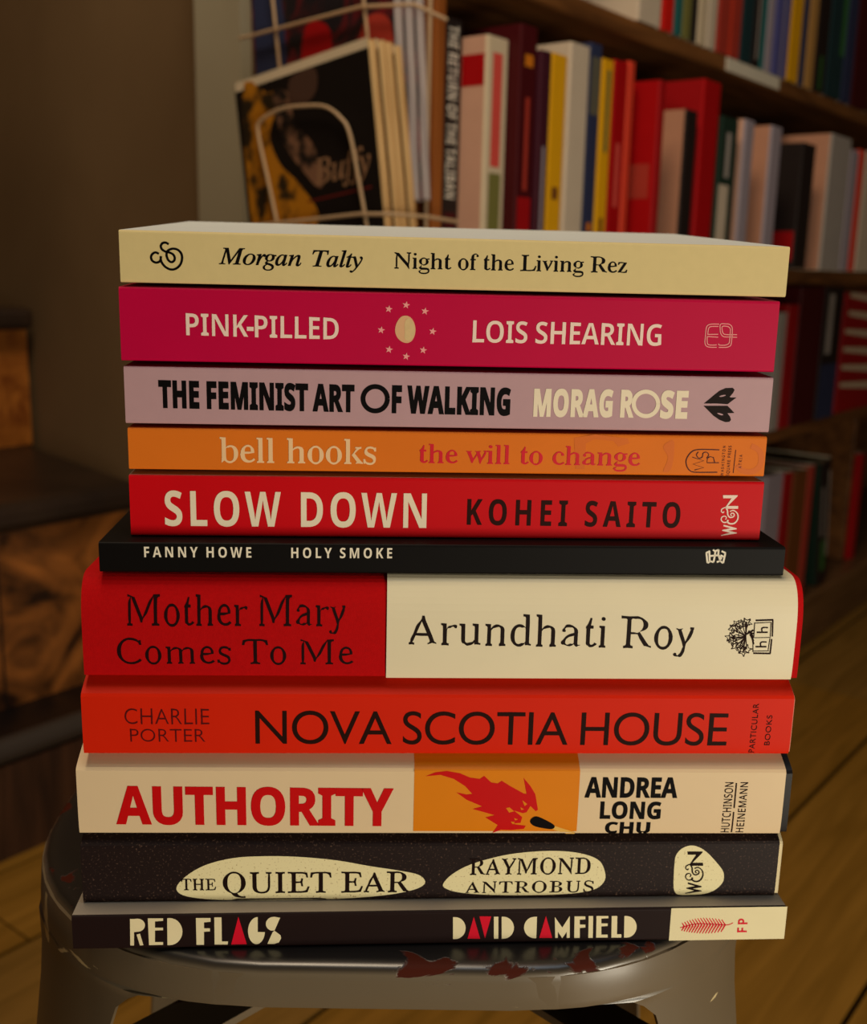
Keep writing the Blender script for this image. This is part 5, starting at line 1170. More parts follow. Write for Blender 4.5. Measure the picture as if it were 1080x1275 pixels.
# ------------------------------------------------------------------ the stool
def stool():
    root = thing('metal_stool', 'low metal stool with a chipped black seat and grey apron carrying the stack of books', 'stool', (-0.0125, 0.4115, 0.0), 0.014)
    hw, R = 0.1275, 0.090

    def ring(inset, z, n=10):
        r = R - inset
        c = hw - R
        out = []
        for qx, qy, a0 in ((1, 1, 0), (-1, 1, 90), (-1, -1, 180), (1, -1, 270)):
            for k in range(n + 1):
                a = math.radians(a0 + 90 * k / n)
                out.append((qx * c + r * math.cos(a), qy * c + r * math.sin(a), z))
        return out
    T = SEAT_Z
    prof = [(0.052, T - 0.0004), (0.026, T - 0.0003), (0.0082, T - 0.0001), (0.0052, T - 0.0002), (0.0034, T - 0.0004), (0.0020, T - 0.0009), (0.0010, T - 0.0017), (0.0004, T - 0.0028), (0.0002, T - 0.005), (0.0001, T - 0.009), (0.0, T - 0.0135), (0.0004, T - 0.0142), (0.002, T - 0.0142), (0.0026, T - 0.010)]
    worn = [0, 0, 0.1, 0.4, 0.8, 1.0, 1.0, 0.6, 0.1, 0, 0, 0, 0, 0]
    dark = [1, 1, 1, 1, 1, 1.0, 0.7, 0.0, 0, 0, 0, 0, 0, 0]
    V, F, wv, dv = [], [], [], []
    rings = [ring(i, z) for i, z in prof]
    n = len(rings[0])
    for rg, w, d in zip(rings, worn, dark):
        V += rg
        wv += [w] * n
        dv += [d] * n
    for i in range(len(rings) - 1):
        for k in range(n):
            F.append((i * n + k, (i + 1) * n + k, (i + 1) * n + (k + 1) % n, i * n + (k + 1) % n))
    F.append(tuple(range(n)))
    mb = MB()
    mb.add(V, F, SEATMETAL)
    seat = mb.build('seat', root, smooth=50)
    seat['label'] = 'chipped black seat'
    for nm, val in (('worn', wv), ('dark', dv)):
        at = seat.data.attributes.new(nm, 'FLOAT', 'POINT')
        at.data.foreach_set('value', val)
    # four folded legs wrapped round the seat's corners, each with a shoulder under the rim
    for qx, qy in ((-1, -1), (1, -1), (1, 1), (-1, 1)):
        rows = []
        m = 16
        RL = 0.088
        for dz, blend, spl, tail in ((0.0030, 0.0, 0.0004, 0.0), (0.0045, 0.3, 0.0005, 0.0), (0.0065, 0.7, 0.0006, 0.0), (0.009, 0.95, 0.0007, 0.0), (0.012, 1.0, 0.0009, -0.002),
                                     (0.0140, 1.0, 0.0010, -0.004), (0.0150, 1.0, 0.0011, -0.036), (0.0175, 1.0, 0.0012, -0.040), (0.022, 1.0, 0.0015, -0.0445), (0.032, 1.0, 0.0025, -0.047),
                                     (0.08, 1.0, 0.0075, -0.048), (0.20, 1.0, 0.0195, -0.049), (T, 1.0, 0.045, -0.050)):
            rr = R + (RL - R) * blend
            cc = hw - rr
            row = []
            cut = -tail / rr                              # the section narrows towards the foot
            for k in range(m + 1):
                an = cut + (math.pi / 2 - 2 * cut) * k / m
                p = (rr * math.cos(an), rr * math.sin(an))
                hug = spl
                if dz < 0.0145:                           # the shoulder runs smoothly into the apron
                    w = math.sin(math.pi * k / m)
                    hug = spl * w - 0.0006 * (1 - w)
                row.append((qx * (cc + hug + p[0]), qy * (cc + hug + p[1]), T - dz))
            rows.append(row)
        cols = len(rows[0])
        V = [v for rw in rows for v in rw]
        inner = []
        for rw in rows:
            cx = sum(v[0] for v in rw) / cols
            cy = sum(v[1] for v in rw) / cols
            for v in rw:
                dx, dy = v[0] - qx * (abs(cx) - 0.06), v[1] - qy * (abs(cy) - 0.06)
                L = math.hypot(dx, dy)
                inner.append((v[0] - dx / L * 0.0014, v[1] - dy / L * 0.0014, v[2]))
        nb = len(V)
        V += inner
        F = []
        for i in range(len(rows) - 1):
            for k in range(cols - 1):
                a, b, c2, d2 = i * cols + k, i * cols + k + 1, (i + 1) * cols + k + 1, (i + 1) * cols + k
                F += [(a, b, c2, d2), (nb + a, nb + d2, nb + c2, nb + b)]
            for k in (0, cols - 1):
                a, d2 = i * cols + k, (i + 1) * cols + k
                F.append((a, d2, nb + d2, nb + a))
        for i in (0, len(rows) - 1):
            for k in range(cols - 1):
                a, b = i * cols + k, i * cols + k + 1
                F.append((a, b, nb + b, nb + a))
        mb = MB()
        mb.add(V, F, LEGMETAL)
        mb.build('leg', root, smooth=40)
    # flat brace under the seat from corner to corner
    for sg in (-1, 1):
        mb = MB()
        a = math.radians(45 * sg)
        ca, sa = math.cos(a), math.sin(a)
        mp = lambda p: (p[0] * ca - p[1] * sa, p[0] * sa + p[1] * ca, p[2])
        zz = T - 0.060 - (0.004 if sg > 0 else 0)
        mb.box(-0.155, 0.155, -0.011, 0.011, zz, zz + 0.003, LEGMETAL, mp)
        mb.build('brace', root)
    return root


def seat_material(name, seat):
    m = bpy.data.materials.new(name)
    m.use_nodes = True
    nt = m.node_tree
    N, L = nt.nodes, nt.links
    b = N['Principled BSDF']
    tc = N.new('ShaderNodeTexCoord')

    def noise(scale, detail=4.0, dist=0.0, stretch=(1, 1, 1)):
        mp = N.new('ShaderNodeMapping')
        mp.inputs['Scale'].default_value = stretch
        L.new(tc.outputs['Object'], mp.inputs['Vector'])
        z = N.new('ShaderNodeTexNoise')
        z.inputs['Scale'].default_value = scale
        z.inputs['Detail'].default_value = detail
        z.inputs['Distortion'].default_value = dist
        L.new(mp.outputs[0], z.inputs['Vector'])
        return z.outputs[0]

    def math_(op, a, bb):
        q = N.new('ShaderNodeMath')
        q.operation = op
        for i, v in enumerate((a, bb)):
            if isinstance(v, (int, float)):
                q.inputs[i].default_value = v
            else:
                L.new(v, q.inputs[i])
        return q.outputs[0]

    def ramp(v, lo, hi):
        r = N.new('ShaderNodeMapRange')
        r.inputs['From Min'].default_value = lo
        r.inputs['From Max'].default_value = hi
        L.new(v, r.inputs[0])
        return r.outputs[0]

    def mix(f, a, bb):
        x = N.new('ShaderNodeMix')
        x.data_type = 'RGBA'
        for k, v in ((6, a), (7, bb)):
            if isinstance(v, tuple):
                x.inputs[k].default_value = v
            else:
                L.new(v, x.inputs[k])
        L.new(f, x.inputs[0])
        return x.outputs[2]
    grey = lin((104, 92, 74))
    black = lin((18, 18, 20))
    rust = lin((66, 22, 10))
    chip = lin((206, 186, 140))
    if seat:
        ad = N.new('ShaderNodeAttribute')
        ad.attribute_name = 'dark'
        aw = N.new('ShaderNodeAttribute')
        aw.attribute_name = 'worn'
        base = mix(ad.outputs['Fac'], grey, black)
        rf = ramp(math_('ADD', noise(55, 6, 0.6, (1, 1, 2.5)), math_('MULTIPLY', aw.outputs['Fac'], 0.10)), 0.672, 0.70)
        rf = math_('MULTIPLY', rf, ramp(aw.outputs['Fac'], 0.0, 0.08))
    else:
        base = mix(noise(9, 2), lin((92, 80, 62)), lin((112, 98, 78)))
        rf = ramp(noise(26, 5, 0.8, (1, 1, 0.35)), 0.72, 0.735)
    base = mix(rf, base, rust)
    cf = ramp(noise(38, 5, 1.0, (0.6, 1, 2.0)), 0.675, 0.69)
    if seat:
        cf = math_('MULTIPLY', cf, math_('SUBTRACT', 1.0, ad.outputs['Fac']))
    base = mix(cf, base, chip)
    L.new(base, b.inputs['Base Color'])
    b.inputs['Metallic'].default_value = 0.0
    L.new(math_('SUBTRACT', 0.6, math_('MULTIPLY', rf, 0.5)), b.inputs['Specular IOR Level'])
    L.new(math_('ADD', math_('MULTIPLY', noise(30, 3), 0.12), math_('ADD', math_('MULTIPLY', rf, 0.35), 0.24)), b.inputs['Roughness'])
    bp = N.new('ShaderNodeBump')
    bp.inputs['Strength'].default_value = 0.25
    bp.inputs['Distance'].default_value = 0.0008
    bp.invert = True
    L.new(rf, bp.inputs['Height'])
    L.new(bp.outputs[0], b.inputs['Normal'])
    return m


SEATMETAL = seat_material('chipped_enamel_seat', True)
LEGMETAL = seat_material('worn_grey_enamel', False)
stool()

# ------------------------------------------------------------------ the room, laid out along the bookcase
ANG = math.radians(38)
BU = Vector((math.sin(ANG), math.cos(ANG), 0))          # along the bookcase, away from the camera
BN = Vector((math.cos(ANG), -math.sin(ANG), 0))         # out of the bookcase into the room
B0 = Vector((0.818, 2.080, 0))
RZ = math.pi / 2 - ANG                                  # turn of an object whose x runs along the case, y into it


def world_at(s, d, z=0.0):
    return B0 + BU * s + BN * d + Vector((0, 0, z))


def rw(p):
    """room coordinates (s, d, z) to world"""
    return tuple(world_at(*p))


def sd(px, py, d=0.0):
    q = on_plane(px, py, B0 + BN * d, BN)
    return (q - B0).dot(BU), q.z


def d_on_s(px, py, s):
    q = on_plane(px, py, B0 + BU * s, BU)
    return (q - B0).dot(BN), q.z


WOODSHELF = two_tone('varnished_shelf_wood', (82, 48, 20), (130, 82, 40), 6, 0.3, 0.7, 0.45, 0.35, stretch=(1, 10, 10), dist=0.6)
WOODEND = two_tone('orange_brown_wood', (112, 56, 16), (150, 84, 30), 5, 0.3, 0.7, 0.5, 0.3, stretch=(8, 8, 1), dist=0.5)
WALLPAINT = two_tone('brown_grey_wall_paint', (112, 88, 60), (134, 108, 76), 2.2, 0.3, 0.7, 0.8, 0.15)
TRIMPAINT = two_tone('greenish_grey_paint', (164, 154, 130), (178, 168, 142), 3, 0.3, 0.7, 0.7, 0.2)
FLOORS = [two_tone('floor_board_%s' % n, a, b, 4, 0.25, 0.75, 0.42, 0.35, stretch=(1, 14, 14), dist=0.8, bump=0.05)
          for n, a, b in (('amber', (112, 78, 20), (148, 104, 36)), ('honey', (118, 82, 22), (154, 110, 40)), ('tan', (106, 76, 26), (140, 102, 44)))]
GAP = mat('floor_gap_dirt', (26, 18, 10), 0.9, 0.1)

# floor: boards running along the bookcase
edges = [-2.4, -2.2, -2.0, -1.8, -1.6, -1.42, -1.24, -1.06, -0.88, -0.70, -0.52, -0.395, -0.261, -0.115, 0.034, 0.2296, 0.408, 0.575, 0.745, 0.915, 1.09, 1.26, 1.44, 1.62, 1.8, 2.0]
mb = MB()
for i in range(len(edges) - 1):
    cut = -2.6 + (i * 0.77) % 1.5
    for a, b in ((-4.2, cut), (cut, cut + 1.9), (cut + 1.9, 2.4)):
        mb.box(a + 0.0012, b - 0.0012, edges[i] + 0.0028, edges[i + 1] - 0.0028, -0.02, 0.0, FLOORS[(i * 2 + int(b * 3)) % 3])
mb.box(-4.2, 2.4, -2.4, 2.0, -0.05, -0.012, GAP)
fl = mb.build('floor', bevel=0.0)
fl.location = B0
fl.rotation_euler = (0, 0, math.pi / 2 - ANG)
fl.scale = (1, -1, 1)
struct(fl)


def room_box(name, s0, s1, d0, d1, z0, z1, m, bevel=0.0):
    mb = MB()
    mb.box(s0, s1, -d1, -d0, z0, z1, m)
    o = mb.build(name, bevel=bevel)
    o.location = B0
    o.rotation_euler = (0, 0, RZ)
    return struct(o)


def wall_s(d):
    """the end wall stands a little askew: its s at depth d"""
    return -1.318 + 0.1436 * (-0.262 - d)


def slab(name, pts, z0, z1, m):
    mb = MB()
    n = len(pts)
    V = [(p[0], -p[1], z) for z in (z0, z1) for p in pts]
    mb.add(V, [tuple(range(n))[::-1], tuple(range(n, 2 * n))] + [(i, (i + 1) % n, n + (i + 1) % n, n + i) for i in range(n)], m)
    o = mb.build(name)
    o.location = B0
    o.rotation_euler = (0, 0, RZ)
    return struct(o)


slab('wall_end', [(wall_s(-0.262), -0.262), (wall_s(-0.98), -0.98), (wall_s(-0.98) + 0.06, -0.98), (wall_s(-0.262) + 0.06, -0.262)], 0.0, 2.6, WALLPAINT)
room_box('wall_back', -1.255, 2.4, -0.312, -0.262, 0.0, 2.6, WALLPAINT)
room_box('wall_hearth', -4.2, -1.15, -1.03, -0.98, 0.0, 2.6, WALLPAINT)
room_box('wall_far', 2.4, 2.45, -0.3, 2.0, 0.0, 2.6, WALLPAINT)
room_box('ceiling', -4.2, 2.4, -1.0, 2.0, 2.6, 2.65, TRIMPAINT)
_td = d_on_s(245, 200, wall_s(-0.34) - 0.016)[0]
slab('trim_1', [(wall_s(-0.262) - 0.016, -0.262), (wall_s(_td) - 0.016, _td), (wall_s(_td) - 0.0004, _td), (wall_s(-0.262) - 0.0004, -0.262)], 0.0, 2.6, TRIMPAINT)


def room_root(name, label, cat, s, d, z=0.0, group=None):
    return thing(name, label, cat, world_at(s, d, z), RZ, group)


# ------------------------------------------------------------------ bookcase
S0 = -1.332
SHELVES = [(0.918, 0.938), (0.650, 0.672), (0.400, 0.421)]


def bookcase():
    r = room_root('bookcase', 'tall brown wooden bookcase full of books behind the stack', 'bookcase', 0, 0)

    def part(name, boxes, m, bev=0.0015):
        mb = MB()
        for b in boxes:
            mb.box(b[0], b[1], -b[3], -b[2], b[4], b[5], m)
        return mb.build(name, r, bevel=bev)
    part('side_panel', [(S0, S0 + 0.013, -0.24, -0.006, 0.0, 1.60)], WOODEND)
    part('divider', [(0.075, 0.095, -0.238, -0.03, 0.096, 0.3995)], WOODSHELF)
    part('back_panel', [(S0 + 0.0132, 0.9, -0.252, -0.2402, 0.0, 1.60)], WOODSHELF, 0)
    for z0, z1 in SHELVES + [(1.185, 1.205)]:
        part('shelf', [(S0 + 0.0135, 0.9, -0.24, 0.0, z0, z1)], WOODSHELF, 0.003)
    part('plinth', [(S0 + 0.0135, 0.9, -0.235, 0.012, 0.0, 0.094)], two_tone('worn_plinth_wood', (84, 56, 32), (116, 82, 50), 6, 0.3, 0.7, 0.4, 0.4, stretch=(1, 10, 10)), 0.004)
    mb = MB()
    mb.box(-0.735, -0.553, -0.0015, -0.0002, 0.9205, 0.9365, mat('paper_label', (206, 196, 176), 0.6, 0.2))
    lb = mb.build('shelf_label', r)
    lb['label'] = 'white paper strip on the shelf edge'
    return r


bookcase()


SHADED_PAGES = two_tone('shaded_page_paper', (90, 74, 52), (140, 118, 88), 900, 0.35, 0.65, 0.9, 0.1, stretch=(1, 0.02, 0.02))  # page paper darkened, the shade under the shelves painted into its colour


def shelf_book(label, s0, s1, zb, h, depth, d, spine, face, bands=(), group=None, lean=0.0, text=None, face_bands=()):
    """a standing book: x its thickness, y into the shelf, z up; bands are (z0, z1, x0, x1, material) in fractions"""
    t = s1 - s0
    r = thing('book', label, 'book', world_at(s0, d, zb), RZ, group)
    if lean:
        r.rotation_euler = (0, lean, RZ)
    mb = MB()
    rr = min(0.003, t * 0.3)
    po = [(depth, 0.0)] + [(rr - rr * math.cos(math.pi / 2 * k / 4), rr - rr * math.sin(math.pi / 2 * k / 4)) for k in range(4, -1, -1)][::1]
    po = [(depth, 0.0)] + [(rr - rr * math.sin(math.pi / 2 * k / 4), rr - rr * math.cos(math.pi / 2 * k / 4)) for k in range(5)]
    po += [(rr - rr * math.cos(math.pi / 2 * k / 4), t - rr + rr * math.sin(math.pi / 2 * k / 4)) for k in range(5)] + [(depth, t)]
    th = 0.0008
    pi = []
    for y, x in po:
        pi.append((y if y >= depth else max(y, th) if y < th else y, min(max(x, th), t - th)))
    pi = [(max(y, th), min(max(x, th), t - th)) for y, x in po]
    n = len(po)
    V = [(x, y, z) for P in (po, pi) for z in (0, h) for y, x in P]
    for i in range(n - 1):
        mm = face if (i == 0 or i == n - 2) else spine
        mb.add([V[i], V[i + 1], V[n + i + 1], V[n + i]], [(0, 1, 2, 3)], mm)
        mb.add([V[2 * n + i], V[3 * n + i], V[3 * n + i + 1], V[2 * n + i + 1]], [(0, 1, 2, 3)], PAPER)
        for z in (0, 1):
            a, c = z * n, (2 + z) * n
            mb.add([V[a + i], V[c + i], V[c + i + 1], V[a + i + 1]], [(0, 1, 2, 3)], mm)
    for i in (0, n - 1):
        mb.add([V[i], V[n + i], V[3 * n + i], V[2 * n + i]], [(0, 1, 2, 3)], PAPER)
    for z0, z1, x0, x1, m in bands:
        a = rr + 0.0002
        w = t - 2 * a
        mb.add([(a + w * x0, -0.0002, h * z0), (a + w * x1, -0.0002, h * z0), (a + w * x1, -0.0002, h * z1), (a + w * x0, -0.0002, h * z1)], [(0, 1, 2, 3)], m)
    for z0, z1, y0, y1, m in face_bands:
        mb.add([(-0.0002, rr + y0, h * z0), (-0.0002, rr + y0, h * z1), (-0.0002, rr + y1, h * z1), (-0.0002, rr + y1, h * z0)], [(0, 1, 2, 3)], m)
    if text:
        style, txt, z0, z1, x0, x1, m = text
        tr, a, b, hh = set_line(style, txt, 0.02, 0.16)
        for P, T in tr:
            Q = [(t * (x0 + (x1 - x0) * p[1] / hh), -0.0003, h * (z1 + (z0 - z1) * (p[0] - a) / (b - a))) for p in P]
            mb.add(Q, [tuple(f) for f in T], m)
    mb.build('cover', r, recalc=False)
    mb = MB()
    mb.box(th + 0.0002, t - th - 0.0002, 0.0036, depth - 0.002, 0.002, h - 0.003, SHADED_PAGES)
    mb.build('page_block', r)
    return r


def C(name, rgb, rough=0.45):
    return mat(name, rgb, rough, 0.35, var=0.08, scale=40)


DK = C('charcoal_cover', (34, 26, 24))
SHADES = dict(
    black=DK, cream=C('off_white_cover', (200, 180, 150)), rose=C('rosy_beige_cover', (196, 150, 126)), maroon=C('maroon_cover', (66, 12, 16)),
    deepred=C('deep_red_cover', (150, 14, 18)), plum=C('plum_cover', (62, 22, 34)), yellow=C('yellow_cover', (216, 156, 14)), white=C('white_cover', (196, 178, 156)),
    navy=C('navy_cover', (44, 50, 78)), slate=C('slate_cover', (92, 88, 74)), red=C('red_cover', (160, 8, 12)), bright=C('bright_red_cover', (200, 26, 18)),
    coral=C('coral_cover', (206, 62, 40)), beige=C('beige_cover', (176, 126, 100)), green=C('bottle_green_cover', (30, 48, 38)), grey=C('pale_grey_cover', (156, 146, 138)),
    lavender=C('lavender_grey_cover', (150, 138, 146)), teal=C('teal_cover', (38, 96, 94)), olive=C('olive_cover', (112, 108, 56)), blue=C('violet_blue_cover', (84, 84, 140)),
    tan=C('tan_cover', (176, 130, 70)), brick=C('brick_red_cover', (160, 52, 40)), darkteal=C('dark_teal_cover', (26, 50, 54)), brown=C('brown_cover', (110, 62, 28)),
    ink=C('white_lettering', (206, 196, 180)), pinkink=C('pink_lettering', (206, 76, 66)), gold=C('gold_lettering', (196, 112, 24)), leaf=C('leaf_green_cover', (52, 104, 50)),
)
S = SHADES


def row(zb, rows, group, s_start, py, maxd=0.06):
    """books left to right; each is given by the photo columns of its spine's two edges and the row of its head"""
    prev = s_start
    top = min([z for z, _ in SHELVES + [(1.185, 1.205)] if z > zb + 0.05]) - 0.005
    for label, xl, xr, ytop, depth, spine, face, kw in rows:
        d, _ = d_on_s(xl, py, prev + 0.0006)
        d = max(-0.045, min(maxd, d))
        s0 = max(prev + 0.0006, sd(xl, py, d)[0])
        s1 = sd(xr, py, d)[0]
        s1 = max(s1, s0 + 0.006)
        h = sd((xl + xr) / 2, ytop, d)[1] - zb if ytop is not None else kw.pop('h')
        kw = dict(kw)
        h = min(kw.pop('h', h), top - zb)
        shelf_book(label, s0, s1, zb + 0.0004, h, depth, d, spine, face, group=group, **kw)
        prev = s1


ROW_A = [
    ('black paperback with blurred white capitals down its spine, nearest the wire rack', 549, 572, 22, 0.13, S['black'], S['black'],
     dict(text=('bold', 'THE RETURN OF THE TALIBAN', 0.25, 0.97, 0.22, 0.74, S['ink']), bands=[(0.06, 0.19, 0.1, 0.9, S['maroon'])])),
    ('rosy white paperback with a dark red square on its cover, beside the black book', 602, 628, 45, 0.13, S['cream'], S['rose'],
     dict(bands=[(0.42, 0.93, 0.20, 0.75, S['pinkink']), (0.11, 0.39, 0.15, 0.85, S['olive'])], face_bands=[(0.78, 0.92, 0.0, 0.026, S['red'])])),
    ('thick maroon hardback with a red foot and an orange mark on its spine', 642, 663, 30, 0.14, S['maroon'], S['maroon'],
     dict(bands=[(0.0, 0.27, 0, 1, S['deepred']), (0.03, 0.07, 0.3, 0.75, S['gold']), (0.30, 0.70, 0.35, 0.65, S['brick']), (0.83, 0.88, 0.2, 0.8, S['gold'])])),
    ('thin plum paperback with a pale line of lettering, left of the yellow book', 668, 681, 62, 0.12, S['plum'], S['plum'], dict(bands=[(0.1, 0.55, 0.3, 0.65, S['lavender'])])),
    ('plain yellow paperback standing left of the white one', 681, 700, 66, 0.12, S['yellow'], S['plum'], dict(bands=[(0.30, 0.36, 0.25, 0.75, S['brown'])])),
    ('plain white paperback between the yellow and the navy books', 703, 727, 53, 0.12, S['white'], S['white'], {}),
    ('navy paperback with a grey head on its spine, right of the white one', 727, 742, 52, 0.12, S['navy'], S['navy'], dict(bands=[(0.68, 0.94, 0, 1, S['slate']), (0.14, 0.18, 0.3, 0.8, S['gold'])])),
    ('thin yellow and black lettered paperback left of the red ones', 743, 757, 72, 0.12, S['yellow'], S['brown'], dict(bands=[(0.06, 0.22, 0.3, 0.7, S['brown']), (0.55, 0.95, 0.35, 0.75, S['olive'])])),
    ('red paperback with faint pink lettering, right of the thin yellow one', 758, 774, 74, 0.12, S['red'], S['red'], dict(bands=[(0.28, 0.6, 0.3, 0.7, S['pinkink'])])),
    ('slim coral-edged red paperback in front of the red cover', 775, 783, 74, 0.12, S['coral'], S['red'], {}),
    ('red hardback showing its front cover with pale band, left of the beige one', 814, 822, 98, 0.14, S['deepred'], S['red'], dict(face_bands=[(0.36, 0.55, 0.004, 0.05, S['brick'])])),
    ('beige hardback with a dark spine left of the tall red book', 849, 863, 136, 0.13, S['black'], S['beige'], {}),
    ('tallest bright red book at the middle of the shelf', 868, 889, 98, 0.15, S['red'], S['deepred'], {}),
    ('bottle green paperback with a white lower spine', 893, 914, 145, 0.12, S['green'], S['green'], dict(bands=[(0.0, 0.55, 0, 0.65, S['white']), (0.6, 0.9, 0.3, 0.6, S['grey'])])),
    ('pinkish paperback with a lavender spine edge right of the green one', 922, 934, 148, 0.12, S['lavender'], S['rose'], {}),
    ('beige paperback with a pale spine right of the pinkish one', 955, 968, 156, 0.12, S['lavender'], S['beige'], {}),
    ('charcoal hardback with a red emblem on its cover', 996, 1012, 178, 0.13, S['black'], S['black'], dict(face_bands=[(0.06, 0.3, 0.0, 0.03, S['deepred'])])),
    ('large pale grey hardback with a worn white spine near the right edge', 1030, 1055, 168, 0.16, S['grey'], S['beige'], {}),
    ('mauve grey paperback left of the thin orange-red one', 1056, 1066, 186, 0.13, S['lavender'], S['grey'], {}),
    ('thin orange-red paperback at the right edge of the photo', 1067, 1074, 186, 0.13, S['coral'], S['coral'], {}),
    ('pale paperback cut by the right edge of the photo on the middle shelf', 1075, 1095, 190, 0.13, S['white'], S['white'], {}),
]
row(SHELVES[1][1], ROW_A, 'books on the shelf behind the top of the stack', S0 + 0.0140, 240)

ROW_T = [
    ('white paperback at the left end of the uppermost shelf row', 795, 824, None, 0.12, S['white'], S['white'], dict(h=0.19)),
    ('bright red paperback second on the uppermost row', 826, 840, None, 0.12, S['bright'], S['bright'], dict(h=0.20)),
    ('slate teal paperback right of the bright red one on the uppermost row', 841, 851, None, 0.12, S['teal'], S['teal'], dict(h=0.19)),
    ('olive green paperback on the uppermost row', 852, 862, None, 0.12, S['olive'], S['olive'], dict(h=0.20)),
    ('thin black paperback beside the olive one on the uppermost row', 863, 870, None, 0.12, S['black'], S['black'], dict(h=0.19)),
    ('cream paperback on the uppermost row, left of the brick red ones', 871, 882, None, 0.12, S['cream'], S['cream'], dict(h=0.20)),
    ('off-white paperback touching the brick red book on the uppermost row', 883, 894, None, 0.12, S['white'], S['white'], dict(h=0.21)),
    ('wide brick red hardback on the uppermost row', 896, 925, None, 0.14, S['brick'], S['brick'], dict(h=0.22, bands=[(0, 1, 0.45, 0.6, S['coral'])])),
    ('dark teal hardback with a pale lettered line on the uppermost row', 926, 940, None, 0.13, S['darkteal'], S['darkteal'], dict(h=0.22)),
    ('black paperback with a grey line of lettering on the uppermost row', 941, 951, None, 0.12, S['black'], S['black'], dict(h=0.20, bands=[(0.05, 0.5, 0.35, 0.65, S['grey'])])),
    ('thin teal paperback left of the pale strip on the uppermost row', 952, 957, None, 0.12, S['teal'], S['teal'], dict(h=0.20)),
    ('thin lavender grey paperback on the uppermost row', 958, 966, None, 0.12, S['lavender'], S['lavender'], dict(h=0.20)),
    ('violet blue paperback left of the yellow one on the uppermost row', 967, 986, None, 0.12, S['blue'], S['blue'], dict(h=0.21, bands=[(0, 1, 0.5, 0.6, S['lavender'])])),
    ('yellow paperback on the uppermost row', 987, 1001, None, 0.12, S['yellow'], S['yellow'], dict(h=0.21)),
    ('navy paperback between yellow and tan on the uppermost row', 1002, 1009, None, 0.12, S['navy'], S['navy'], dict(h=0.20)),
    ('tan paperback on the uppermost row', 1010, 1020, None, 0.12, S['tan'], S['tan'], dict(h=0.20)),
    ('charcoal paperback with a green foot on the uppermost row', 1021, 1036, None, 0.12, S['black'], S['black'], dict(h=0.21, bands=[(0.02, 0.25, 0.4, 0.6, S['leaf'])])),
    ('wide dark green-blue hardback on the uppermost row', 1037, 1057, None, 0.13, S['darkteal'], S['darkteal'], dict(h=0.22, bands=[(0.3, 1, 0.7, 1.0, S['leaf'])])),
    ('black violet paperback near the right edge on the uppermost row', 1058, 1070, None, 0.12, S['navy'], S['black'], dict(h=0.21)),
    ('crimson paperback cut by the right edge on the uppermost row', 1071, 1092, None, 0.12, S['maroon'], S['maroon'], dict(h=0.21)),
]
row(SHELVES[0][1], ROW_T, 'books on the uppermost shelf', sd(794, 20)[0], 20, 0.0)

ROW_B = [
    ('pale grey book seen just right of the pink spine, on the third shelf', 966, 976, 390, 0.14, S['grey'], S['grey'], {}),
    ('dark red paperback on the third shelf, right of the pale grey one', 977, 990, 380, 0.13, S['deepred'], S['deepred'], {}),
    ('maroon black hardback on the third shelf', 991, 1020, 358, 0.14, S['maroon'], S['maroon'], {}),
    ('black and blue paperback with pale lettering on the third shelf', 1022, 1044, 352, 0.13, S['black'], S['black'],
     dict(bands=[(0.0, 0.42, 0, 1, S['navy']), (0.5, 0.95, 0.15, 0.45, S['grey'])])),
]
row(SHELVES[2][1], ROW_B, 'books on the third shelf', sd(964, 450)[0], 450)
# the striped book on the third shelf
_sl, _sr = sd(1046, 450)[0], sd(1098, 450)[0]
r = shelf_book('dark red book with cream rays fanning over its spine, on the third shelf', _sl, _sr, SHELVES[2][1] + 0.0004, 0.215, 0.14, 0.0, S['deepred'], S['deepred'],
               group='books on the third shelf')
mb = MB()
_w = _sr - _sl
for k in range(6):
    z = 0.035 + 0.032 * k
    mb.add([(0.012 + 0.010 * (k > 3), -0.0003, z + 0.012), (_w - 0.004, -0.0003, z - 0.006), (_w - 0.004, -0.0003, z + 0.009), (0.012 + 0.010 * (k > 3), -0.0003, z + 0.020)], [(0, 1, 2, 3)], S['cream'])
mb.build('ray_print', r, recalc=False)

ROW_C = [
    ('grey violet book low on the bottom shelf beside the scarlet spine', 952, 972, 592, 0.14, S['lavender'], S['lavender'], {}),
    ('red paperback left of the brown book on the bottom shelf', 973, 984, 590, 0.13, S['deepred'], S['deepred'], {}),
    ('brown tan hardback on the bottom shelf', 985, 1002, 588, 0.14, S['brown'], S['brown'], {}),
    ('orange-red paperback right of the brown hardback on the bottom shelf', 1003, 1010, 582, 0.13, S['brick'], S['brick'], {}),
]
row(0.094, ROW_C, 'books on the bottom shelf', sd(951, 640)[0], 640)
_s = sd(1018, 650)[0] + 0.034
shelf_book('black, white and green paperback leaning on the bottom shelf', _s, _s + 0.05, 0.0965, 0.24, 0.13, 0.0, S['black'], S['green'], group='books on the bottom shelf',
           lean=-0.16, bands=[(0.1, 0.35, 0.2, 0.7, S['leaf']), (0.4, 0.8, 0.1, 0.3, S['grey']), (0.2, 0.9, 0.8, 1.0, S['grey'])])
_s = 0.0965
shelf_book('red paperback beyond the divider on the bottom shelf', _s + 0.001, _s + 0.03, 0.0944, 0.22, 0.13, -0.02, S['red'], S['red'], group='books on the bottom shelf')

# ------------------------------------------------------------------ wire rack with comics on the end of the bookcase
RACKZ = -ANG                                            # x towards the room, y along the case


def rack_pt(x, y, z):
    """x: towards the room from the case's front corner, y: along the case from its end panel"""
    return world_at(S0 + y, x, z)


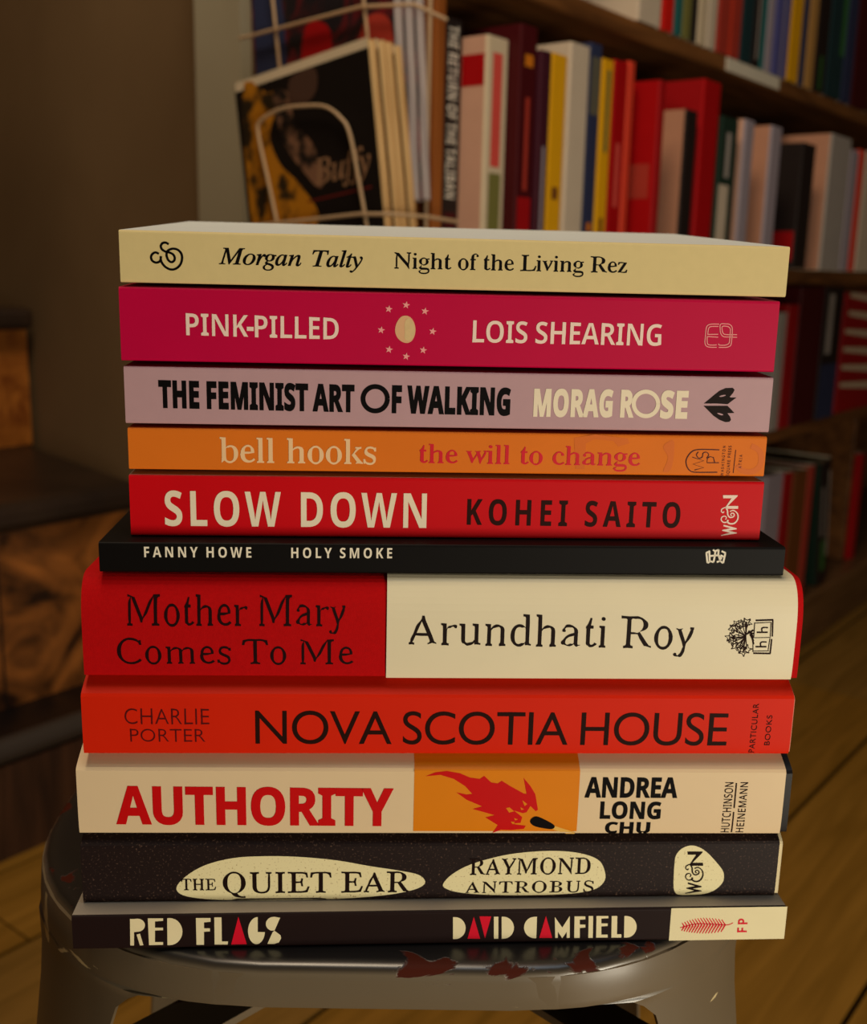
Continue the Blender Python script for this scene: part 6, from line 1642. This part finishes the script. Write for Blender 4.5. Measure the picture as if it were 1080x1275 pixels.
BLACKCOVER = C('black_cover_print', (20, 15, 13))
OCHRE = two_tone('ochre_and_black_print', (34, 24, 10), (168, 106, 14), 34, 0.40, 0.50, 0.45, 0.35)
DARKART = two_tone('dark_red_cover_art', (24, 20, 26), (110, 16, 24), 22, 0.46, 0.66, 0.45, 0.35, dist=1.2)
CREAMPAGES = two_tone('cream_comic_pages', (166, 124, 74), (216, 178, 124), 700, 0.35, 0.65, 0.8, 0.1, stretch=(1, 1, 0.02))
LILACPAGES = two_tone('lilac_comic_pages', (146, 132, 130), (196, 182, 176), 700, 0.35, 0.65, 0.8, 0.1, stretch=(1, 1, 0.02))


def comic(label, x_left, y, z, w, h, t, lean, front, pages, group, art=None, back=None):
    r = thing('comic', label, 'comic', rack_pt(x_left, y, z), 0, group)
    r.rotation_euler = (Matrix.Rotation(RACKZ, 3, 'Z') @ Matrix.Rotation(lean, 3, 'Y')).to_euler()
    mb = MB()
    e = 0.0004
    back = back or pages
    mb.box(0, w, 0, e, 0, h, front)
    mb.box(0, e, e, t - e, 0, h, front)
    mb.box(0, w, t - e, t, 0, h, back)
    mb.add([(0.0008, -0.0001, h - 0.008), (w, -0.0001, h - 0.008), (w, -0.0001, h), (0.0008, -0.0001, h)], [(0, 1, 2, 3)], S['cream'])
    if art:
        art(mb, w, h)
    mb.build('cover', r, recalc=False)
    mb = MB()
    mb.box(e + 0.0002, w - 0.001, e + 0.0002, t - e - 0.0002, 0.001, h - 0.0008, pages)
    mb.build('page_block', r)
    return r


def front_art(mb, w, h):
    def face(pts, m, lift, sm=4):
        P, T = fill([smooth_line([(x * w, z * h) for x, z in pts], sm, True)])
        mb.add([(p[0], -lift, p[1]) for p in P], [tuple(t)[::1] for t in T], m)
    face([(0.05, 0.93), (0.25, 0.93), (0.36, 0.90), (0.24, 0.78), (0.30, 0.66), (0.42, 0.58), (0.55, 0.45), (0.46, 0.36), (0.50, 0.2), (0.30, 0.04), (0.05, 0.04)], OCHRE, 0.0002)
    face([(0.44, 0.95), (0.62, 0.96), (0.62, 0.88), (0.50, 0.84), (0.42, 0.86)], C('dim_portrait_print', (70, 48, 38)), 0.0003)
    face([(0.30, 0.92), (0.42, 0.90), (0.44, 0.80), (0.56, 0.70), (0.62, 0.60), (0.58, 0.54), (0.46, 0.62), (0.34, 0.74)], two_tone('flesh_and_black_print', (22, 16, 14), (118, 82, 60), 60, 0.44, 0.56), 0.0003)
    tr, a, b, hh = set_line('italic', 'Buffy', -0.02)
    x0, x1, z0, kz = 0.54 * w, 0.95 * w, 0.555 * h, 0.09 * h
    for P, T in tr:
        mb.add([(x0 + (p[0] - a) * (x1 - x0) / (b - a), -0.0004, z0 + p[1] / hh * kz) for p in P], [tuple(t) for t in T], C('dull_tan_print', (136, 100, 72)))
    mb.add([(0.48 * w, -0.0003, 0.50 * h), (0.94 * w, -0.0003, 0.50 * h), (0.94 * w, -0.0003, 0.508 * h), (0.48 * w, -0.0003, 0.508 * h)], [(0, 1, 2, 3)], C('dim_red_print', (90, 26, 22)))


def back_art(mb, w, h):
    def face(pts, m, lift):
        P, T = fill([smooth_line([(x * w, z * h) for x, z in pts], 4, True)])
        mb.add([(p[0], -lift, p[1]) for p in P], [tuple(t) for t in T], m)
    face([(0.03, 0.3), (0.2, 0.35), (0.25, 0.7), (0.15, 0.95), (0.03, 0.9)], S['navy'], 0.0002)
    face([(0.70, 0.34), (0.95, 0.38), (0.98, 0.60), (0.80, 0.62)], S['brick'], 0.0002)
    face([(0.35, 0.42), (0.52, 0.40), (0.58, 0.62), (0.40, 0.66)], S['deepred'], 0.0003)


LEAN = -0.142
for k in range(4):
    comic(['foremost comic in the wire rack, black and ochre cover in a cream frame', 'cream-edged comic second in the front pocket of the wire rack',
           'cream-edged comic third in the front pocket of the wire rack', 'cream-edged comic at the back of the front pocket of the wire rack'][k],
          -0.137 + 0.002 * (k % 2), -0.0925 + 0.0104 * k, 0.585 + 0.0008 * (k % 3), 0.166, 0.240, 0.0102, LEAN, BLACKCOVER, CREAMPAGES, 'comics in the front pocket', front_art if k == 0 else None)
for k in range(3):
    comic(['dark red comic cover seen above the black one in the wire rack', 'lilac-edged comic in the middle of the rear pocket of the wire rack',
           'lilac-edged comic at the back of the rear pocket of the wire rack'][k],
          -0.187 + 0.002 * k, -0.042 + 0.0125 * k, 0.706 + 0.001 * k, 0.178, 0.250, 0.0118, -0.075, DARKART, LILACPAGES, 'comics in the rear pocket', back_art if k == 0 else None)

WIRE = mat('pale_wire', (176, 146, 112), 0.4, 0.5)


def wire_rack():
    r = thing('wire_rack', 'pale wire rack holding comics at the near end of the bookcase', 'rack', rack_pt(-0.1, -0.05, 0.55), RACKZ)
    inv = (Matrix.Translation(rack_pt(-0.1, -0.05, 0.55)) @ Matrix.Rotation(RACKZ, 4, 'Z')).inverted()

    def wire(name, pts, rad=0.0016, closed=False):
        mb = MB()
        tube(mb, [inv @ Vector(p) for p in pts], rad, WIRE, 8, closed)
        return mb.build(name, r, smooth=60)

    def pix(y, pts):
        return [on_plane(px, py, B0 + BU * (S0 + y), BU) for px, py in pts]
    y1 = -0.0985
    a = pix(y1, [(346, 282), (334, 225), (321.7, 166.7), (325, 150), (349.4, 136), (378, 132), (405, 133), (424.5, 147), (435.6, 166.7), (447, 225), (457.8, 286)])
    hoop = [Vector(p) for p in smooth_line(a, 5)]
    lo = lambda p, q: p + (p - q).normalized() * ((p.z - 0.575) / max(1e-4, (q.z - p.z) / (q - p).length))
    hoop = [lo(hoop[0], hoop[4])] + hoop + [lo(hoop[-1], hoop[-5])]
    wire('hoop', hoop)
    b = pix(y1 - 0.002, [(300, 283), (360, 276.4), (446.7, 266.7), (488, 266.7)])
    wire('pocket_wire', [rack_pt(-0.245, -0.006, b[0].z)] + b + [rack_pt(0.034, -0.060, b[-1].z), rack_pt(0.030, -0.010, b[-1].z - 0.002)])
    y2 = -0.0475
    for pts in ([(339.7, 0), (348, 80)], [(453.6, 5.6), (459, 55.6)]):
        q = pix(y2, pts)
        wire('upright', [q[0] + (q[0] - q[1]) * 0.9, q[0], q[1], q[1] + (q[1] - q[0]).normalized() * 0.16])
    q = pix(y2 - 0.0022, [(298, 47.8), (307.8, 45.8), (449.4, 8.3), (516, 5.6)])
    wire('pocket_wire', q + [rack_pt(0.02, -0.02, q[-1].z - 0.008)])
    # backing frame hung on the end panel
    x0, x1 = -0.225, -0.012
    wire('back_frame', [rack_pt(x0, -0.003, 0.56), rack_pt(x1, -0.003, 0.56), rack_pt(x1, -0.003, 1.1), rack_pt(x0, -0.003, 1.1)], 0.002, True)
    for ya, zf in ((-0.100, 0.578), (-0.049, 0.700)):
        for x in (-0.13, -0.08, -0.03):
            wire('pocket_bar', [rack_pt(x, -0.005, zf), rack_pt(x, ya, zf)], 0.0014)
        wire('pocket_bar', [rack_pt(-0.16, ya, zf - 0.003), rack_pt(0.0, ya, zf - 0.003)], 0.0014)
    return r


wire_rack()

# ------------------------------------------------------------------ tiled fireplace at the left
MARBLE = two_tone('amber_marbled_tile', (38, 20, 10), (180, 108, 46), 9, 0.32, 0.72, 0.30, 0.5, dist=2.2, detail=5)
MARBLE2 = two_tone('orange_marbled_tile', (96, 40, 10), (190, 116, 44), 12, 0.30, 0.72, 0.30, 0.5, dist=2.0, detail=5)
STONE = two_tone('dark_brown_stone', (30, 20, 14), (52, 36, 24), 8, 0.3, 0.7, 0.4, 0.45)
BLACKSTONE = two_tone('black_stone', (14, 10, 9), (28, 20, 16), 8, 0.3, 0.7, 0.35, 0.45)
RAILM = mat('dark_metal_rail', (58, 50, 44), 0.4, 0.5)
PANELW = two_tone('dark_wood_panel', (40, 22, 12), (70, 42, 24), 6, 0.3, 0.7, 0.5, 0.3, stretch=(12, 12, 1), dist=0.5)


def fireplace():
    r = room_root('fireplace', 'dark fireplace of amber marbled tiles with stone ledges at the left', 'fireplace', -1.6, -0.412)
    o = -1.6

    def part(name, s0, s1, d0, d1, z0, z1, m, bev=0.0):
        mb = MB()
        mb.box(s0 - o, s1 - o, -(d1 + 0.412), -(d0 + 0.412), z0, z1, m)
        return mb.build(name, r, bevel=bev)
    L = -3.4
    part('kerb', L, -1.315, -0.90, -0.414, 0.0, 0.112, PANELW)
    mb = MB()
    pts = [(L - o, 0.012, 0.126), (-1.32 - o, 0.012, 0.126)]
    tube(mb, pts, 0.0145, RAILM, 16)
    mb.build('rail', r, smooth=60)
    part('hearth_slab', L, -1.315, -0.90, -0.425, 0.112, 0.1385, BLACKSTONE, 0.002)
    part('tile_panel', L, -1.322, -0.93, -0.500, 0.139, 0.352, MARBLE)
    for k in range(9):
        part('tile_joint', -1.505 - 0.178 * k, -1.502 - 0.178 * k, -0.502, -0.4993, 0.139, 0.352, BLACKSTONE)
    mb = MB()
    pts = [(L, -0.482), (-1.310, -0.482), (wall_s(-0.95) - 0.004, -0.95), (L, -0.95)]
    V = [(p[0] - o, -(p[1] + 0.412), z) for z in (0.3525, 0.388) for p in pts]
    mb.add(V, [(3, 2, 1, 0), (4, 5, 6, 7)] + [(i, (i + 1) % 4, 4 + (i + 1) % 4, 4 + i) for i in range(4)], STONE)
    mb.build('ledge', r, bevel=0.012)
    part('upper_tile_panel', L, -1.245, -0.95, -0.835, 0.3885, 0.560, MARBLE2)
    part('cap', L, -1.2475, -0.95, -0.805, 0.5605, 0.592, STONE, 0.009)
    return r


fireplace()
